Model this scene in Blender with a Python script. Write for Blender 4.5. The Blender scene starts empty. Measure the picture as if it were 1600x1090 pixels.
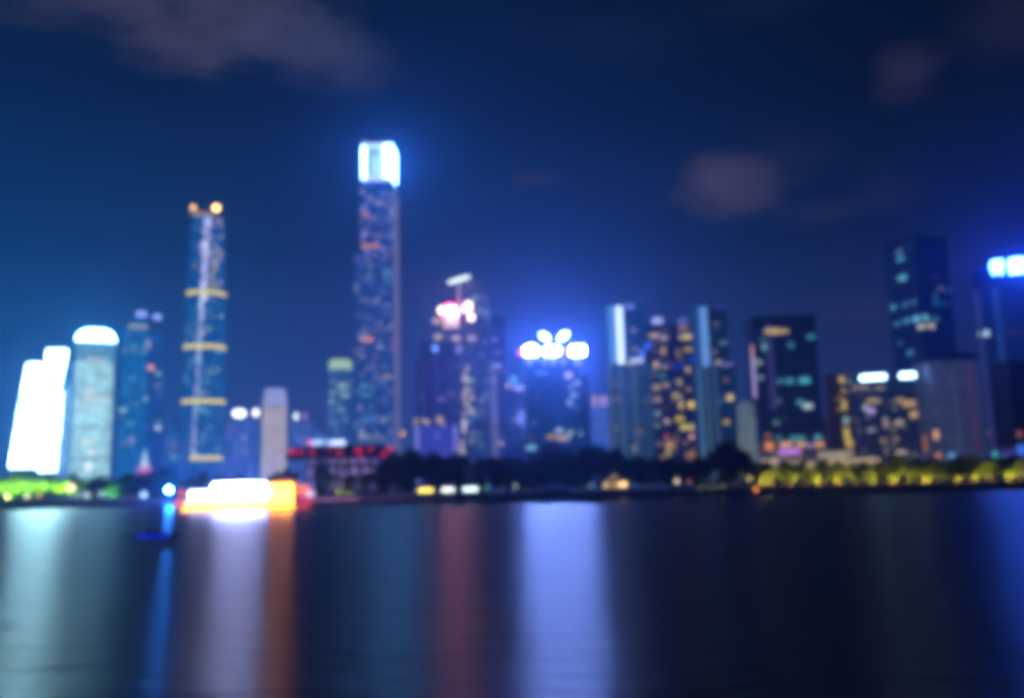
import bpy, bmesh, math, random
from mathutils import Vector, Matrix
from mathutils.bvhtree import BVHTree
R = math.radians
rnd = random.Random(7)
S = bpy.context.scene
COL = S.collection

def C(r, g, b):                     # sRGB 0-255 -> linear
    f = lambda c: (c/255/12.92) if c/255 <= .04045 else ((c/255+.055)/1.055)**2.4
    return (f(r), f(g), f(b))

# ------------------------------------------------------------------ camera
CAM_H = 14.0
FPX = 1325.0                        # focal length in pixels of the 1600 px wide photograph
TILT = math.atan((740-545)/FPX); ROLL = .025
cam = bpy.data.cameras.new('camera'); cam_o = bpy.data.objects.new('camera', cam); COL.objects.link(cam_o)
cam_o.location = (0, 0, CAM_H); CAMR = Matrix.Rotation(R(90)+TILT, 3, 'X') @ Matrix.Rotation(-ROLL, 3, 'Z'); cam_o.rotation_euler = CAMR.to_euler()
cam.sensor_width = 36; cam.lens = 36*FPX/1600; cam.clip_end = 30000; cam.clip_start = .1
cam.dof.use_dof = True; cam.dof.focus_distance = 0.84; cam.dof.aperture_fstop = 3.9   # thrown out of focus, as the photograph is
S.camera = cam_o

def ray(px, py):
    return CAMR @ Vector(((px-800)/FPX, (545-py)/FPX, -1))
def P(px, py, Y):
    d = ray(px, py); return Vector((0, 0, CAM_H)) + d*(Y/d.y)

# ------------------------------------------------------------------ render, world, moon
S.view_settings.view_transform = 'Standard'; S.view_settings.look = 'None'
S.view_settings.exposure = 0; S.view_settings.gamma = 1
cy = S.cycles
cy.max_bounces = 4; cy.diffuse_bounces = 1; cy.glossy_bounces = 3; cy.transmission_bounces = 2; cy.volume_bounces = 0
cy.transparent_max_bounces = 8; cy.use_denoising = True; cy.denoiser = 'OPENIMAGEDENOISE'
cy.sample_clamp_indirect = 0; cy.sample_clamp_direct = 0; cy.caustics_reflective = False; cy.caustics_refractive = False
cy.pixel_filter_type = 'BLACKMAN_HARRIS'; cy.filter_width = 4.5
cy.use_adaptive_sampling = False

class NT:                           # small node helper
    def __init__(s, nt): s.nt = nt; nt.nodes.clear()
    def n(s, t, **k):
        o = s.nt.nodes.new(t)
        for a, b in k.items(): setattr(o, a, b)
        return o
    def put(s, sock, v):
        if isinstance(v, bpy.types.NodeSocket): s.nt.links.new(v, sock)
        else:
            if isinstance(v, (tuple, list)) and len(v) == 3 and sock.type == 'RGBA': v = (*v, 1)
            sock.default_value = v
    def m(s, op, a, b=0.0, c=None, clamp=False):
        o = s.n('ShaderNodeMath', operation=op, use_clamp=clamp)
        s.put(o.inputs[0], a); s.put(o.inputs[1], b)
        if c is not None: s.put(o.inputs[2], c)
        return o.outputs[0]
    def v(s, op, a, b=(0, 0, 0)):
        o = s.n('ShaderNodeVectorMath', operation=op); s.put(o.inputs[0], a); s.put(o.inputs[1], b)
        return o.outputs['Value'] if op in ('LENGTH', 'DOT_PRODUCT', 'DISTANCE') else o.outputs[0]
    def mix(s, f, a, b, blend='MIX'):
        o = s.n('ShaderNodeMix', data_type='RGBA', blend_type=blend)
        s.put(o.inputs[0], f); s.put(o.inputs[6], a); s.put(o.inputs[7], b); return o.outputs[2]
    def ramp(s, f, stops, interp='LINEAR'):
        o = s.n('ShaderNodeValToRGB'); o.color_ramp.interpolation = interp
        e = o.color_ramp.elements
        while len(e) < len(stops): e.new(.5)
        for i, (p, c) in enumerate(stops): e[i].position = p; e[i].color = (*c, 1)
        s.put(o.inputs[0], f); return o.outputs[0]
    def smooth(s, x, a, b):
        o = s.n('ShaderNodeMapRange', interpolation_type='SMOOTHSTEP')
        s.put(o.inputs[0], x); o.inputs[1].default_value = a; o.inputs[2].default_value = b; return o.outputs[0]
    def noise(s, vec, scale, detail=3, rough=.5):
        o = s.n('ShaderNodeTexNoise'); s.put(o.inputs['Vector'], vec)
        o.inputs['Scale'].default_value = scale; o.inputs['Detail'].default_value = detail; o.inputs['Roughness'].default_value = rough
        return o.outputs[0]
    def xyz(s, x, y, z):
        o = s.n('ShaderNodeCombineXYZ'); s.put(o.inputs[0], x); s.put(o.inputs[1], y); s.put(o.inputs[2], z); return o.outputs[0]

MOON_EL, MOON_AZ = R(38), R(150)
W = bpy.data.worlds.new('World'); S.world = W; W.use_nodes = True
t = NT(W.node_tree)
dirn = t.n('ShaderNodeTexCoord').outputs['Generated']
sep = t.n('ShaderNodeSeparateXYZ'); t.put(sep.inputs[0], dirn)
dx, dz = sep.outputs[0], sep.outputs[2]
warmc = t.ramp(dz, [(0, C(86, 114, 200)), (.12, C(62, 98, 180)), (.25, C(26, 65, 126)), (.4, C(12, 42, 86)), (.6, C(10, 30, 62)), (1, C(6, 18, 46))])
leftc = t.ramp(dz, [(0, C(34, 132, 206)), (.12, C(20, 116, 186)), (.25, C(14, 80, 142)), (.4, C(13, 50, 98)), (.6, C(13, 38, 78)), (1, C(6, 18, 42))])
rightc = t.ramp(dz, [(0, C(60, 76, 126)), (.12, C(48, 66, 112)), (.25, C(22, 42, 76)), (.4, C(8, 27, 54)), (.6, C(6, 18, 37)), (1, C(5, 14, 30))])
skyc = t.mix(t.smooth(dx, .0, .5), t.mix(t.smooth(dx, -.15, -.6), warmc, leftc), rightc)
warp = t.noise(t.v('MULTIPLY', dirn, (.8, .8, 1.8)), 9, 7, .62)
for px, py, rx, rz, amt, col in [(225, 10, .12, .055, .95, C(104, 100, 126)), (350, 18, .10, .04, .6, C(92, 92, 122)), (485, 70, .09, .045, .8, C(84, 90, 126)), (70, 5, .08, .03, .4, C(60, 66, 96)),
                           (1115, 285, .06, .032, .9, C(100, 94, 120)), (1165, 300, .05, .025, .7, C(86, 84, 114)), (1215, 245, .06, .035, .35, C(60, 62, 94)), (1290, 330, .07, .018, .5, C(60, 64, 94)), (1415, 115, .038, .032, .75, C(64, 64, 90)), (1590, 30, .06, .05, .5, C(54, 58, 80)),
                           (835, 278, .04, .012, .5, C(78, 76, 114)), (1390, 305, .045, .03, .35, C(56, 62, 94)), (1360, 490, .09, .03, .5, C(70, 74, 106)), (1185, 5, .08, .02, .35, C(44, 54, 80)), (930, 60, .1, .03, .3, C(38, 52, 90)), (1480, 420, .06, .02, .4, C(60, 66, 104))]:
    c = ray(px, py).normalized()
    d = t.v('MULTIPLY', t.v('SUBTRACT', dirn, tuple(c)), (1/rx, 1/rx, 1/rz))
    ln = t.m('ADD', t.v('LENGTH', d), t.m('MULTIPLY', t.m('SUBTRACT', warp, .5), 2.4))
    f = t.m('MULTIPLY', t.smooth(ln, 1.25, 0.0), amt*.85, clamp=True)
    skyc = t.mix(f, skyc, col)
ns = t.n('ShaderNodeTexSky', sky_type='NISHITA', sun_disc=False, sun_elevation=MOON_EL, sun_rotation=MOON_AZ)
skyc = t.mix(1.0, skyc, t.mix(1.0, ns.outputs[0], (.0006, .0006, .0006), 'MULTIPLY'), 'ADD')
bg = t.n('ShaderNodeBackground'); t.put(bg.inputs[0], skyc); bg.inputs[1].default_value = .62
t.put(t.n('ShaderNodeOutputWorld').inputs[0], bg.outputs[0])
moon = bpy.data.lights.new('moon', 'SUN'); moon.energy = .02; moon.angle = R(.5); moon.color = (.8, .9, 1)
mo = bpy.data.objects.new('moon', moon); COL.objects.link(mo); mo.rotation_euler = (R(52), 0, R(-30))

# ------------------------------------------------------------------ materials
def new_mat(name):
    m = bpy.data.materials.new(name); m.use_nodes = True; return m, NT(m.node_tree)
def plain(name, col, rough=.6, metal=0, var=.25, scale=.4):
    m, t = new_mat(name); tc = t.n('ShaderNodeTexCoord').outputs['Object']
    n = t.noise(tc, scale, 5, .6)
    p = t.n('ShaderNodeBsdfPrincipled')
    lo = tuple(c*(1-var) for c in col); hi = tuple(min(1, c*(1+var)) for c in col)
    t.put(p.inputs['Base Color'], t.mix(n, lo, hi)); p.inputs['Metallic'].default_value = metal
    t.put(p.inputs['Roughness'], t.m('ADD', t.m('MULTIPLY', n, .2), rough-.1))
    t.put(t.n('ShaderNodeOutputMaterial').inputs[0], p.outputs[0]); return m
EM = {}
def emis(col, L, sample=None):
    k = (tuple(round(c, 4) for c in col), L, sample)
    if k in EM: return EM[k]
    m, t = new_mat('light'); p = t.n('ShaderNodeBsdfPrincipled')
    p.inputs['Base Color'].default_value = (.4, .4, .4, 1); p.inputs['Roughness'].default_value = .4
    t.put(p.inputs['Emission Color'], col); p.inputs['Emission Strength'].default_value = L
    t.put(t.n('ShaderNodeOutputMaterial').inputs[0], p.outputs[0])
    if sample is False or (sample is None and L < 1.5): m.cycles.emission_sampling = 'NONE'
    EM[k] = m; return m
seedn = [0]
def facade(name, glass, frame, cw=3, ch=3.8, lit=.1, colA=C(255, 220, 160), colB=C(150, 225, 235), L=.5, amb=(0, 0, 0), A=0.0, rows=.4, mx=.14, my=.24, rough=.12, sample=False):
    """curtain wall: window cells on metre UVs, some rooms lit, clustered by floor"""
    seedn[0] += 1.37
    m, t = new_mat(name)
    uv = t.n('ShaderNodeUVMap').outputs[0]; sp = t.n('ShaderNodeSeparateXYZ'); t.put(sp.inputs[0], uv)
    u = t.m('DIVIDE', sp.outputs[0], cw); v = t.m('DIVIDE', sp.outputs[1], ch)
    fu, fv = t.m('FLOOR', u), t.m('FLOOR', v); ru, rv = t.m('FRACT', u), t.m('FRACT', v)
    wn = t.n('ShaderNodeTexWhiteNoise'); t.put(wn.inputs['Vector'], t.xyz(fu, fv, seedn[0]))
    wr = t.n('ShaderNodeTexWhiteNoise'); t.put(wr.inputs['Vector'], t.xyz(t.m('FLOOR', t.m('DIVIDE', fu, 5)), fv, seedn[0]+9))
    cs = t.n('ShaderNodeSeparateColor'); t.put(cs.inputs[0], wn.outputs['Color'])
    n = t.noise(t.xyz(t.m('MULTIPLY', sp.outputs[0], .03), t.m('MULTIPLY', sp.outputs[1], .03), seedn[0]*3), 1, 2)
    r = t.m('ADD', t.m('MULTIPLY', wn.outputs['Value'], 1-rows), t.m('MULTIPLY', wr.outputs['Value'], rows))
    thr = t.m('MULTIPLY', t.m('POWER', t.m('MULTIPLY', n, 2), 1.5), lit)
    on = t.m('LESS_THAN', r, thr)
    win = t.m('MULTIPLY', t.m('MULTIPLY', t.m('GREATER_THAN', ru, mx), t.m('LESS_THAN', ru, 1-mx)), t.m('MULTIPLY', t.m('GREATER_THAN', rv, my), t.m('LESS_THAN', rv, 1-.08)))
    st = t.m('MULTIPLY', t.m('MULTIPLY', on, win), t.m('MULTIPLY', t.m('ADD', cs.outputs[0], .3), L))
    warm = t.mix(cs.outputs[1], colA, colB)
    vm = t.n('ShaderNodeVectorMath', operation='SCALE'); t.put(vm.inputs[0], warm); t.put(vm.inputs['Scale'], st)
    va = t.n('ShaderNodeVectorMath', operation='SCALE'); t.put(va.inputs[0], tuple(amb))  # every pane also glows, standing in for city glow on the facade
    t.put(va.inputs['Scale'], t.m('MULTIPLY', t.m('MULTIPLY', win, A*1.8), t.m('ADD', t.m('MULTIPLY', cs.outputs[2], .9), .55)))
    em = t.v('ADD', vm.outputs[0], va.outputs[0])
    p = t.n('ShaderNodeBsdfPrincipled')
    t.put(p.inputs['Base Color'], t.mix(win, frame, glass))
    t.put(p.inputs['Roughness'], t.mix(win, (.55,)*3, (rough,)*3)); p.inputs['IOR'].default_value = 1.6
    t.put(p.inputs['Emission Color'], em); p.inputs['Emission Strength'].default_value = 1
    bp = t.n('ShaderNodeBump'); bp.inputs['Distance'].default_value = .2; bp.inputs['Strength'].default_value = .6; bp.invert = True
    t.put(bp.inputs['Height'], win); t.put(p.inputs['Normal'], bp.outputs[0])
    t.put(t.n('ShaderNodeOutputMaterial').inputs[0], p.outputs[0])
    if not sample: m.cycles.emission_sampling = 'NONE'
    return m
CONC = plain('concrete', (.28, .28, .3), .75)
DARKC = plain('dark_concrete', (.09, .09, .1), .7)
STONE = plain('embankment_stone', (.16, .15, .15), .8, scale=.8)
WHITEP = plain('white_paint', (.75, .75, .75), .4, var=.08)
STEEL = plain('steel', (.35, .36, .38), .35, .8)
DARKM = plain('dark_metal', (.05, .05, .06), .4, .6)
PAVE = plain('paving', (.22, .2, .19), .8, scale=.5)
BARK = plain('bark', (.09, .065, .045), .9, scale=3)
REDTILE = plain('roof_tile', (.16, .07, .05), .7)

def leaf_mat(name, a, b):
    m, t = new_mat(name); tc = t.n('ShaderNodeTexCoord').outputs['Object']
    c = t.mix(t.noise(tc, .9, 4, .7), a, b)
    d = t.n('ShaderNodeBsdfDiffuse'); t.put(d.inputs[0], c); tr = t.n('ShaderNodeBsdfTranslucent'); t.put(tr.inputs[0], c)
    mx = t.n('ShaderNodeMixShader'); mx.inputs[0].default_value = .35; t.put(mx.inputs[1], d.outputs[0]); t.put(mx.inputs[2], tr.outputs[0])
    t.put(t.n('ShaderNodeOutputMaterial').inputs[0], mx.outputs[0]); return m
LEAF = leaf_mat('leaves', (.03, .055, .012), (.075, .12, .022))
LEAFB = leaf_mat('fresh_leaves', (.06, .10, .012), (.12, .19, .03))

m, t = new_mat('river_water'); tc = t.n('ShaderNodeNewGeometry').outputs['Position']
p = t.n('ShaderNodeBsdfPrincipled')
p.inputs['Base Color'].default_value = (.003, .016, .045, 1); p.inputs['IOR'].default_value = 1.9
p.inputs['Roughness'].default_value = .35; p.inputs['Anisotropic'].default_value = .72
p.inputs['Tangent'].default_value = (0, 1, 0) if hasattr(p.inputs['Tangent'], 'default_value') else None
tg = t.xyz(0, 1, 0); t.put(p.inputs['Tangent'], tg)
h1 = t.noise(t.v('MULTIPLY', tc, (.05, .22, 0)), 1, 4, .6)
h2 = t.noise(t.v('MULTIPLY', tc, (.012, .05, 0)), 1, 2, .5)
h3 = t.noise(t.v('MULTIPLY', tc, (.16, .9, 0)), 1, 3, .6)
hh = t.m('ADD', t.m('ADD', t.m('MULTIPLY', h1, .6), t.m('MULTIPLY', h3, .5)), t.m('MULTIPLY', h2, .15))
b = t.n('ShaderNodeBump'); b.inputs['Strength'].default_value = .6; b.inputs['Distance'].default_value = 1.0
t.put(b.inputs['Height'], hh); t.put(p.inputs['Normal'], b.outputs[0])
t.put(t.n('ShaderNodeOutputMaterial').inputs[0], p.outputs[0]); WATER = m

# ------------------------------------------------------------------ mesh helpers
def obj(name, bm, mat, parent=None, smooth=False):
    me = bpy.data.meshes.new(name); bm.normal_update()
    if smooth:
        for f in bm.faces: f.smooth = True
    bm.to_mesh(me); bm.free()
    for mm in (mat if isinstance(mat, (list, tuple)) else [mat]): me.materials.append(mm)
    o = bpy.data.objects.new(name, me); COL.objects.link(o)
    if parent: o.parent = parent
    return o
def tag(o, label, cat, group=None, kind=None):
    o['label'] = label; o['category'] = cat
    if group: o['group'] = group
    if kind: o['kind'] = kind
    return o
def thing(name, label, cat, loc, rz=0, group=None):
    o = bpy.data.objects.new(name, None); COL.objects.link(o); o.empty_display_size = 2
    o.location = loc; o.rotation_euler = (0, 0, rz); return tag(o, label, cat, group)
def struct(name, bm, mat):
    o = obj(name, bm, mat); o['kind'] = 'structure'; return o
def box(bm, c, s, rz=0, ry=0, bev=0):
    r = bmesh.ops.create_cube(bm, size=1, matrix=Matrix.Translation(c) @ Matrix.Rotation(rz, 4, 'Z') @ Matrix.Rotation(ry, 4, 'Y') @ Matrix.Diagonal((*s, 1)))
    if bev:
        es = list({e for v in r['verts'] for e in v.link_edges}); bmesh.ops.bevel(bm, geom=es, offset=bev, segments=1, affect='EDGES')
    return bm
def cyl(bm, p0, p1, r0, r1, n=10):
    p0, p1 = Vector(p0), Vector(p1); d = p1-p0
    q = d.to_track_quat('Z', 'Y').to_matrix().to_4x4()
    bmesh.ops.create_cone(bm, cap_ends=True, segments=n, radius1=r0, radius2=max(r1, .001), depth=d.length, matrix=Matrix.Translation((p0+p1)/2) @ q); return bm
def sph(bm, c, s, n=10):
    bmesh.ops.create_uvsphere(bm, u_segments=n*2, v_segments=n, radius=1, matrix=Matrix.Translation(c) @ Matrix.Diagonal((*s, 1))); return bm
NB = lambda: bmesh.new()
def rrect(w, d, r=0, n=4):
    if r <= 0: return [(-w/2, -d/2), (w/2, -d/2), (w/2, d/2), (-w/2, d/2)]
    out = []
    for cx, cy_, a0 in ((-1, -1, 180), (1, -1, 270), (1, 1, 0), (-1, 1, 90)):
        for i in range(n+1):
            a = R(a0+90*i/n); out.append((cx*(w/2-r)+r*math.cos(a), cy_*(d/2-r)+r*math.sin(a)))
    return out
def ell(w, d, n=28): return [(w/2*math.cos(2*math.pi*i/n), d/2*math.sin(2*math.pi*i/n)) for i in range(n)]
def tri(r, bulge=.16, n=8):                          # rounded triangular plan, a side towards the river
    out = []
    for k in range(3):
        a0, a1 = R(-150+120*k), R(-30+120*k)
        for i in range(n):
            f = i/n; x = r*((1-f)*math.cos(a0)+f*math.cos(a1)); y = r*((1-f)*math.sin(a0)+f*math.sin(a1))
            q = 4*f*(1-f)*bulge; am = (a0+a1)/2
            out.append((x+r*q*math.cos(am), y+r*q*math.sin(am)))
    return out
def prism_bm(foot, rings):
    """rings: (z, sx, sy) or (z, s); metre UVs run round the perimeter and up"""
    bm = NB(); uvl = bm.loops.layers.uv.new('UVMap'); n = len(foot)
    per = [0]
    for i in range(n):
        a, b = foot[i], foot[(i+1) % n]; per.append(per[-1]+math.hypot(a[0]-b[0], a[1]-b[1]))
    lay = []
    for rg in rings:
        z, sx = rg[0], rg[1]; sy = rg[2] if len(rg) > 2 else sx
        lay.append([bm.verts.new((x*sx, y*sy, z)) for x, y in foot])
    for k in range(len(rings)-1):
        for i in range(n):
            j = (i+1) % n
            f = bm.faces.new((lay[k][i], lay[k][j], lay[k+1][j], lay[k+1][i]))
            for lp, uvv in zip(f.loops, ((per[i], rings[k][0]), (per[i+1], rings[k][0]), (per[i+1], rings[k+1][0]), (per[i], rings[k+1][0]))): lp[uvl].uv = uvv
    f = bm.faces.new(lay[-1]); f.material_index = 1
    f = bm.faces.new(list(reversed(lay[0]))); f.material_index = 1
    return bm
GZ = 4.0                                             # level of the city ground above the river
class Tower:
    """a building thing: root at its foot, walls as prisms, lit rooms set into the walls"""
    def __init__(s, name, label, pxl, pxr, row, Y, depth, rz=None, group=None, cat='building'):
        Y *= 1.4; depth *= 1.08
        a, b = P(pxl, row, Y), P(pxr, row, Y); c = (a+b)/2; az = -math.atan2(c.x, c.y)
        if rz is None: rz = az                       # most fronts look at the river bend the camera stands on
        s.w = (b.x-a.x)*math.cos(az); s.d = depth; s.Y = Y; s.px = (pxl+pxr)/2
        q = rz if abs(rz-az) < R(32) else az
        s.root = thing(name, label, cat, (c.x-math.sin(q)*depth/2, Y+math.cos(q)*depth/2, GZ), rz, group); s.bvh = []
        s.M = Matrix.Translation(s.root.location) @ Matrix.Rotation(rz, 4, 'Z'); s.Mi = s.M.inverted(); s.k = 1/FPX*Y
    def z(s, py, px=None):                           # local height of a picture row on the front
        return s.front(s.px if px is None else px, py).z
    def front(s, px, py):
        o = s.Mi @ Vector((0, 0, CAM_H)); d = s.Mi.to_3x3() @ ray(px, py); return o+d*((-s.d/2-o.y)/d.y)
    def x(s, px, row): return s.front(px, row).x
    def wall(s, name, foot, rings, mat, roof=None, off=(0, 0), smooth=False):
        bm = prism_bm([(x+off[0], y+off[1]) for x, y in foot] if off != (0, 0) else foot, rings); bm.normal_update()
        s.bvh.append(BVHTree.FromBMesh(bm)); return obj(name, bm, [mat, roof or DARKC], s.root, smooth)
    def part(s, name, bm, mat, parent=None): return obj(name, bm, mat, parent or s.root)
    def hit(s, px, py):
        o = s.Mi @ Vector((0, 0, CAM_H)); d = (s.Mi.to_3x3() @ ray(px, py)).normalized(); best = None
        for b in s.bvh:
            h = b.ray_cast(o, d)
            if h[0] is not None and (best is None or h[3] < best[2]): best = (h[0], h[1], h[3])
        return best
    def win(s, px, py, w, h, col, L, name='lit_window', proud=.25):
        hh = s.hit(px, py)
        if hh is None: return None
        loc, nor, dist = hh; nor = Vector((nor.x, nor.y, 0)).normalized()
        k = dist/FPX/1.03; a = math.atan2(nor.y, nor.x)+math.pi/2
        bm = NB(); box(bm, (0, 0, 0), (w*k*.88, .5, h*k*.85), bev=.08)
        o = s.part(name, bm, emis(col, L)); o.location = loc+nor*(proud-.2); o.rotation_euler = (0, 0, a); return o
    def wins(s, lst):
        for q in lst: s.win(*q)
    def scatter(s, x0, x1, y0, y1, n, cols, L, w=(2, 5), h=(2, 3.5), seed=1):
        r = random.Random(seed)
        for _ in range(n):
            s.win(r.uniform(x0, x1), r.uniform(y0, y1), r.uniform(*w), r.uniform(*h), r.choice(cols), L*r.uniform(.5, 1.2))
    def bands(s, foot, zs, hgt, grow, mat, name='floor_bands', sc=None):   # ledges proud of the wall, one mesh
        bm = NB()
        for z in zs:
            q = prism_bm(foot, [(z, (sc(z) if sc else 1)*grow), (z+hgt, (sc(z) if sc else 1)*grow)])
            me = bpy.data.meshes.new('tmp'); q.to_mesh(me); q.free(); bm.from_mesh(me); bpy.data.meshes.remove(me)
        return s.part(name, bm, mat)
    def roofgear(s, z, w, d, n=3, seed=0):
        r = random.Random(seed+int(z))
        for _ in range(n):
            bm = NB(); hx = r.uniform(1.5, 4); box(bm, (r.uniform(-.35, .35)*w, r.uniform(-.3, .3)*d, z+hx/2+.003), (r.uniform(.12, .25)*w, r.uniform(.15, .3)*d, hx)); s.part('roof_plant', bm, CONC)
CREAM, WARM, GOLD, ORG = C(255, 234, 200), C(255, 220, 136), C(255, 212, 62), C(255, 160, 70)
COOL, TEAL, LILAC, WHT, BLU = C(205, 230, 255), C(90, 205, 225), C(190, 175, 255), C(245, 248, 255), C(90, 140, 255)
PALEG = C(190, 240, 230)

# ------------------------------------------------------------------ ground, river, bank
BANK = []
for px, py in ((-60, 794.5), (150, 791), (400, 787.5), (700, 782.5), (1000, 775.5), (1180, 771), (1400, 767), (1660, 760.5)):
    d = ray(px, py); q = d*(-(CAM_H-.5)/d.z); BANK.append((q.x, q.y+1.5))
BANK = [(-2300, 900)]+BANK+[(2300, 560)]
def bank_y(x):
    for (x0, y0), (x1, y1) in zip(BANK, BANK[1:]):
        if x0 <= x <= x1: return y0+(y1-y0)*(x-x0)/(x1-x0)
HF = ((-20, 1.63), (300, 1.36), (600, 1.11), (900, .9), (1180, .84), (1400, .68), (1700, .56))
def hf(px):                                          # metres on the bank at this stretch against the first survey
    for (a, fa), (b, fb) in zip(HF, HF[1:]):
        if a <= px <= b: return fa+(fb-fa)*(px-a)/(b-a)
    return 1
def bank_at(px, off=0, row=760):                     # point on the bank seen at this azimuth, moved inland
    d = ray(px, row); k = d.x/d.y; lo, hi = 50, 1400
    for _ in range(50):
        m_ = (lo+hi)/2
        if bank_y(k*m_) > m_: lo = m_
        else: hi = m_
    y = lo+off; return Vector((k*y, y, GZ))
bm = NB(); n = 24
for x0, x1, y0, y1 in [(-2400, 2400, -280, 3900)]:
    vs = [bm.verts.new(p_) for p_ in ((x0, y0, 0), (x1, y0, 0), (x1, y1, 0), (x0, y1, 0))]; bm.faces.new(vs)
struct('river_water', bm, WATER)
bm = NB()
top = [bm.verts.new((x, y, GZ)) for x, y in BANK]; bot = [bm.verts.new((x, y-2.0, -1.5)) for x, y in BANK]
far = [bm.verts.new((x, 3850, GZ)) for x, y in BANK]
for i in range(len(BANK)-1):
    bm.faces.new((top[i], top[i+1], far[i+1], far[i]))
struct('ground', bm, plain('city_ground', (.07, .07, .065), .9, scale=.02))
bm = NB()
for i in range(len(BANK)-1):
    (x0, y0), (x1, y1) = BANK[i], BANK[i+1]
    for ya, za, yb, zb in ((-.9, -1.5, -.3, GZ-.5), (-.5, GZ-.5, -.5, GZ+.15), (-.5, GZ+.15, .5, GZ+.15), (-.3, GZ-.5, -.5, GZ-.5), (.5, GZ+.15, .5, GZ-.1)):
        bm.faces.new([bm.verts.new(q) for q in ((x0, y0+ya, za), (x1, y1+ya, za), (x1, y1+yb, zb), (x0, y0+yb, zb))])
tag(obj('embankment_wall', bm, STONE), 'long dark stone embankment wall with coping along the far bank', 'wall')
bm = NB()
for i in range(len(BANK)-1):
    (x0, y0), (x1, y1) = BANK[i], BANK[i+1]
    bm.faces.new([bm.verts.new(q) for q in ((x0, y0+.6, GZ+.004), (x1, y1+.6, GZ+.004), (x1, y1+7, GZ+.004), (x0, y0+7, GZ+.004))])
struct('promenade_path', bm, PAVE)

# ------------------------------------------------------------------ towers, from the left
# white LED block
T = Tower('glowing_building', 'blown-out white glowing building with stepped slabs above the green lit trees', 15, 82, 720, 420, 26)
WLED = facade('white_led_wall', (.5, .5, .5), (.6, .6, .6), 2.2, 3.4, 0, amb=(.40, .80, 1), A=12, mx=.05, my=.08, sample=True)
def slab(name, pa0, pb0, ya, pa1, pb1, yb, dep, z0=None):   # wall leaning between a lower and an upper row
    xa0, xb0, xa1, xb1 = T.x(pa0, ya), T.x(pb0, ya), T.x(pa1, yb), T.x(pb1, yb); zb = T.z(yb, pa1); za = 0 if z0 is None else T.z(ya, pa0)
    o = T.wall(name, rrect(xb0-xa0, dep), [(za, 1), (zb, 1)], WLED); mid = (xa0+xb0)/2
    for v in o.data.vertices:
        f = (v.co.z-za)/(zb-za); left = v.co.x < 0
        v.co.x = (xa0+(xa1-xa0)*f**1.15) if left else (xb0+(xb1-xb0)*f)
    return o
slab('lower_slab', 14, 60, 730, 42, 70.5, 567, 24, 1); slab('upper_slab', 60.2, 88, 736, 70.7, 98, 612, 25, 1); slab('top_slab', 70.7, 93, 611.5, 74, 106, 545, 25, 1)
zl = T.z(567, 55); xs = T.x(62, 720)
for nm, pa, pb, py in (('podium', 14, 60, 730), ('podium', 60.2, 88, 736)):
    xa, xb = T.x(pa, py), T.x(pb, py); T.wall(nm, rrect(xb-xa-.01, 24), [(0, 1), (T.z(py, pa)-.01, 1)], DARKC, off=((xa+xb)/2, .2))
bm = NB(); box(bm, (T.x(88, 700)+.4, -13.2, zl*.3), (.6, .5, zl*.6)); T.part('pilaster', bm, WHITEP)

# hotel with lilac crown
T = Tower('hotel_tower', 'pale teal hotel tower with rounded violet-white lit crown', 116, 178, 590, 520, 30)
HOT = facade('hotel_wall', (.2, .25, .27), (.3, .36, .38), 2.6, 3.4, .35, CREAM, C(170, 235, 240), .25, C(165, 214, 208), .62, mx=.1, my=.12)  # teal wash of outside light put in as glow of every pane
HOTD = facade('hotel_dark_wall', (.03, .08, .12), (.06, .1, .14), 2.6, 3.4, .08, CREAM, COOL, .5, C(10, 90, 165), .8)
zt = T.z(532, 145); zs = T.z(563, 140)
ft = rrect(T.w, 30, 6)
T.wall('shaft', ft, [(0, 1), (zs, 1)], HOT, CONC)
T.wall('upper_drum', ft, [(zs+.002, 1.03), (zt, 1.03)], facade('hotel_top_wall', (.15, .2, .25), (.25, .3, .35), 3, 3.4, .25, CREAM, COOL, .4, C(90, 170, 200), .5), CONC)
w2 = T.w*.36; T.wall('side_wing', rrect(w2, 24), [(0, 1), (zs-3, 1)], HOTD, off=(-T.w/2-w2/2, 2))
T.part('crown', prism_bm(ft, [(zt, 1.0), (zt+4, .98), (zt+8, .82), (zt+11, .55)]), emis((.24, .68, 1), 36))
T.part('crown_ledge', prism_bm(ft, [(zt-1.2, 1.07), (zt+.6, 1.07)]), emis(C(150, 160, 255), 1.2))
for q in (.27, .5, .74): T.bands(ft, [zs*q], 1.2, 1.02, CONC, 'floor_band')
T.wins([(140, 612, 16, 4, CREAM, .9), (150, 622, 34, 4, CREAM, .8), (137, 635, 30, 3, CREAM, .6), (137, 689, 17, 4, CREAM, .9), (143, 707, 8, 8, CREAM, .9), (138, 728, 10, 14, WHT, .9), (150, 562, 26, 2.5, CREAM, .8), (162, 549, 8, 4, C(40, 120, 170), .5), (130, 548, 10, 4, C(50, 130, 180), .5), (103, 653, 3, 6, LILAC, .5), (97, 717, 4, 6, CREAM, .4), (104, 598, 5, 3, TEAL, .5)])
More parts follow.
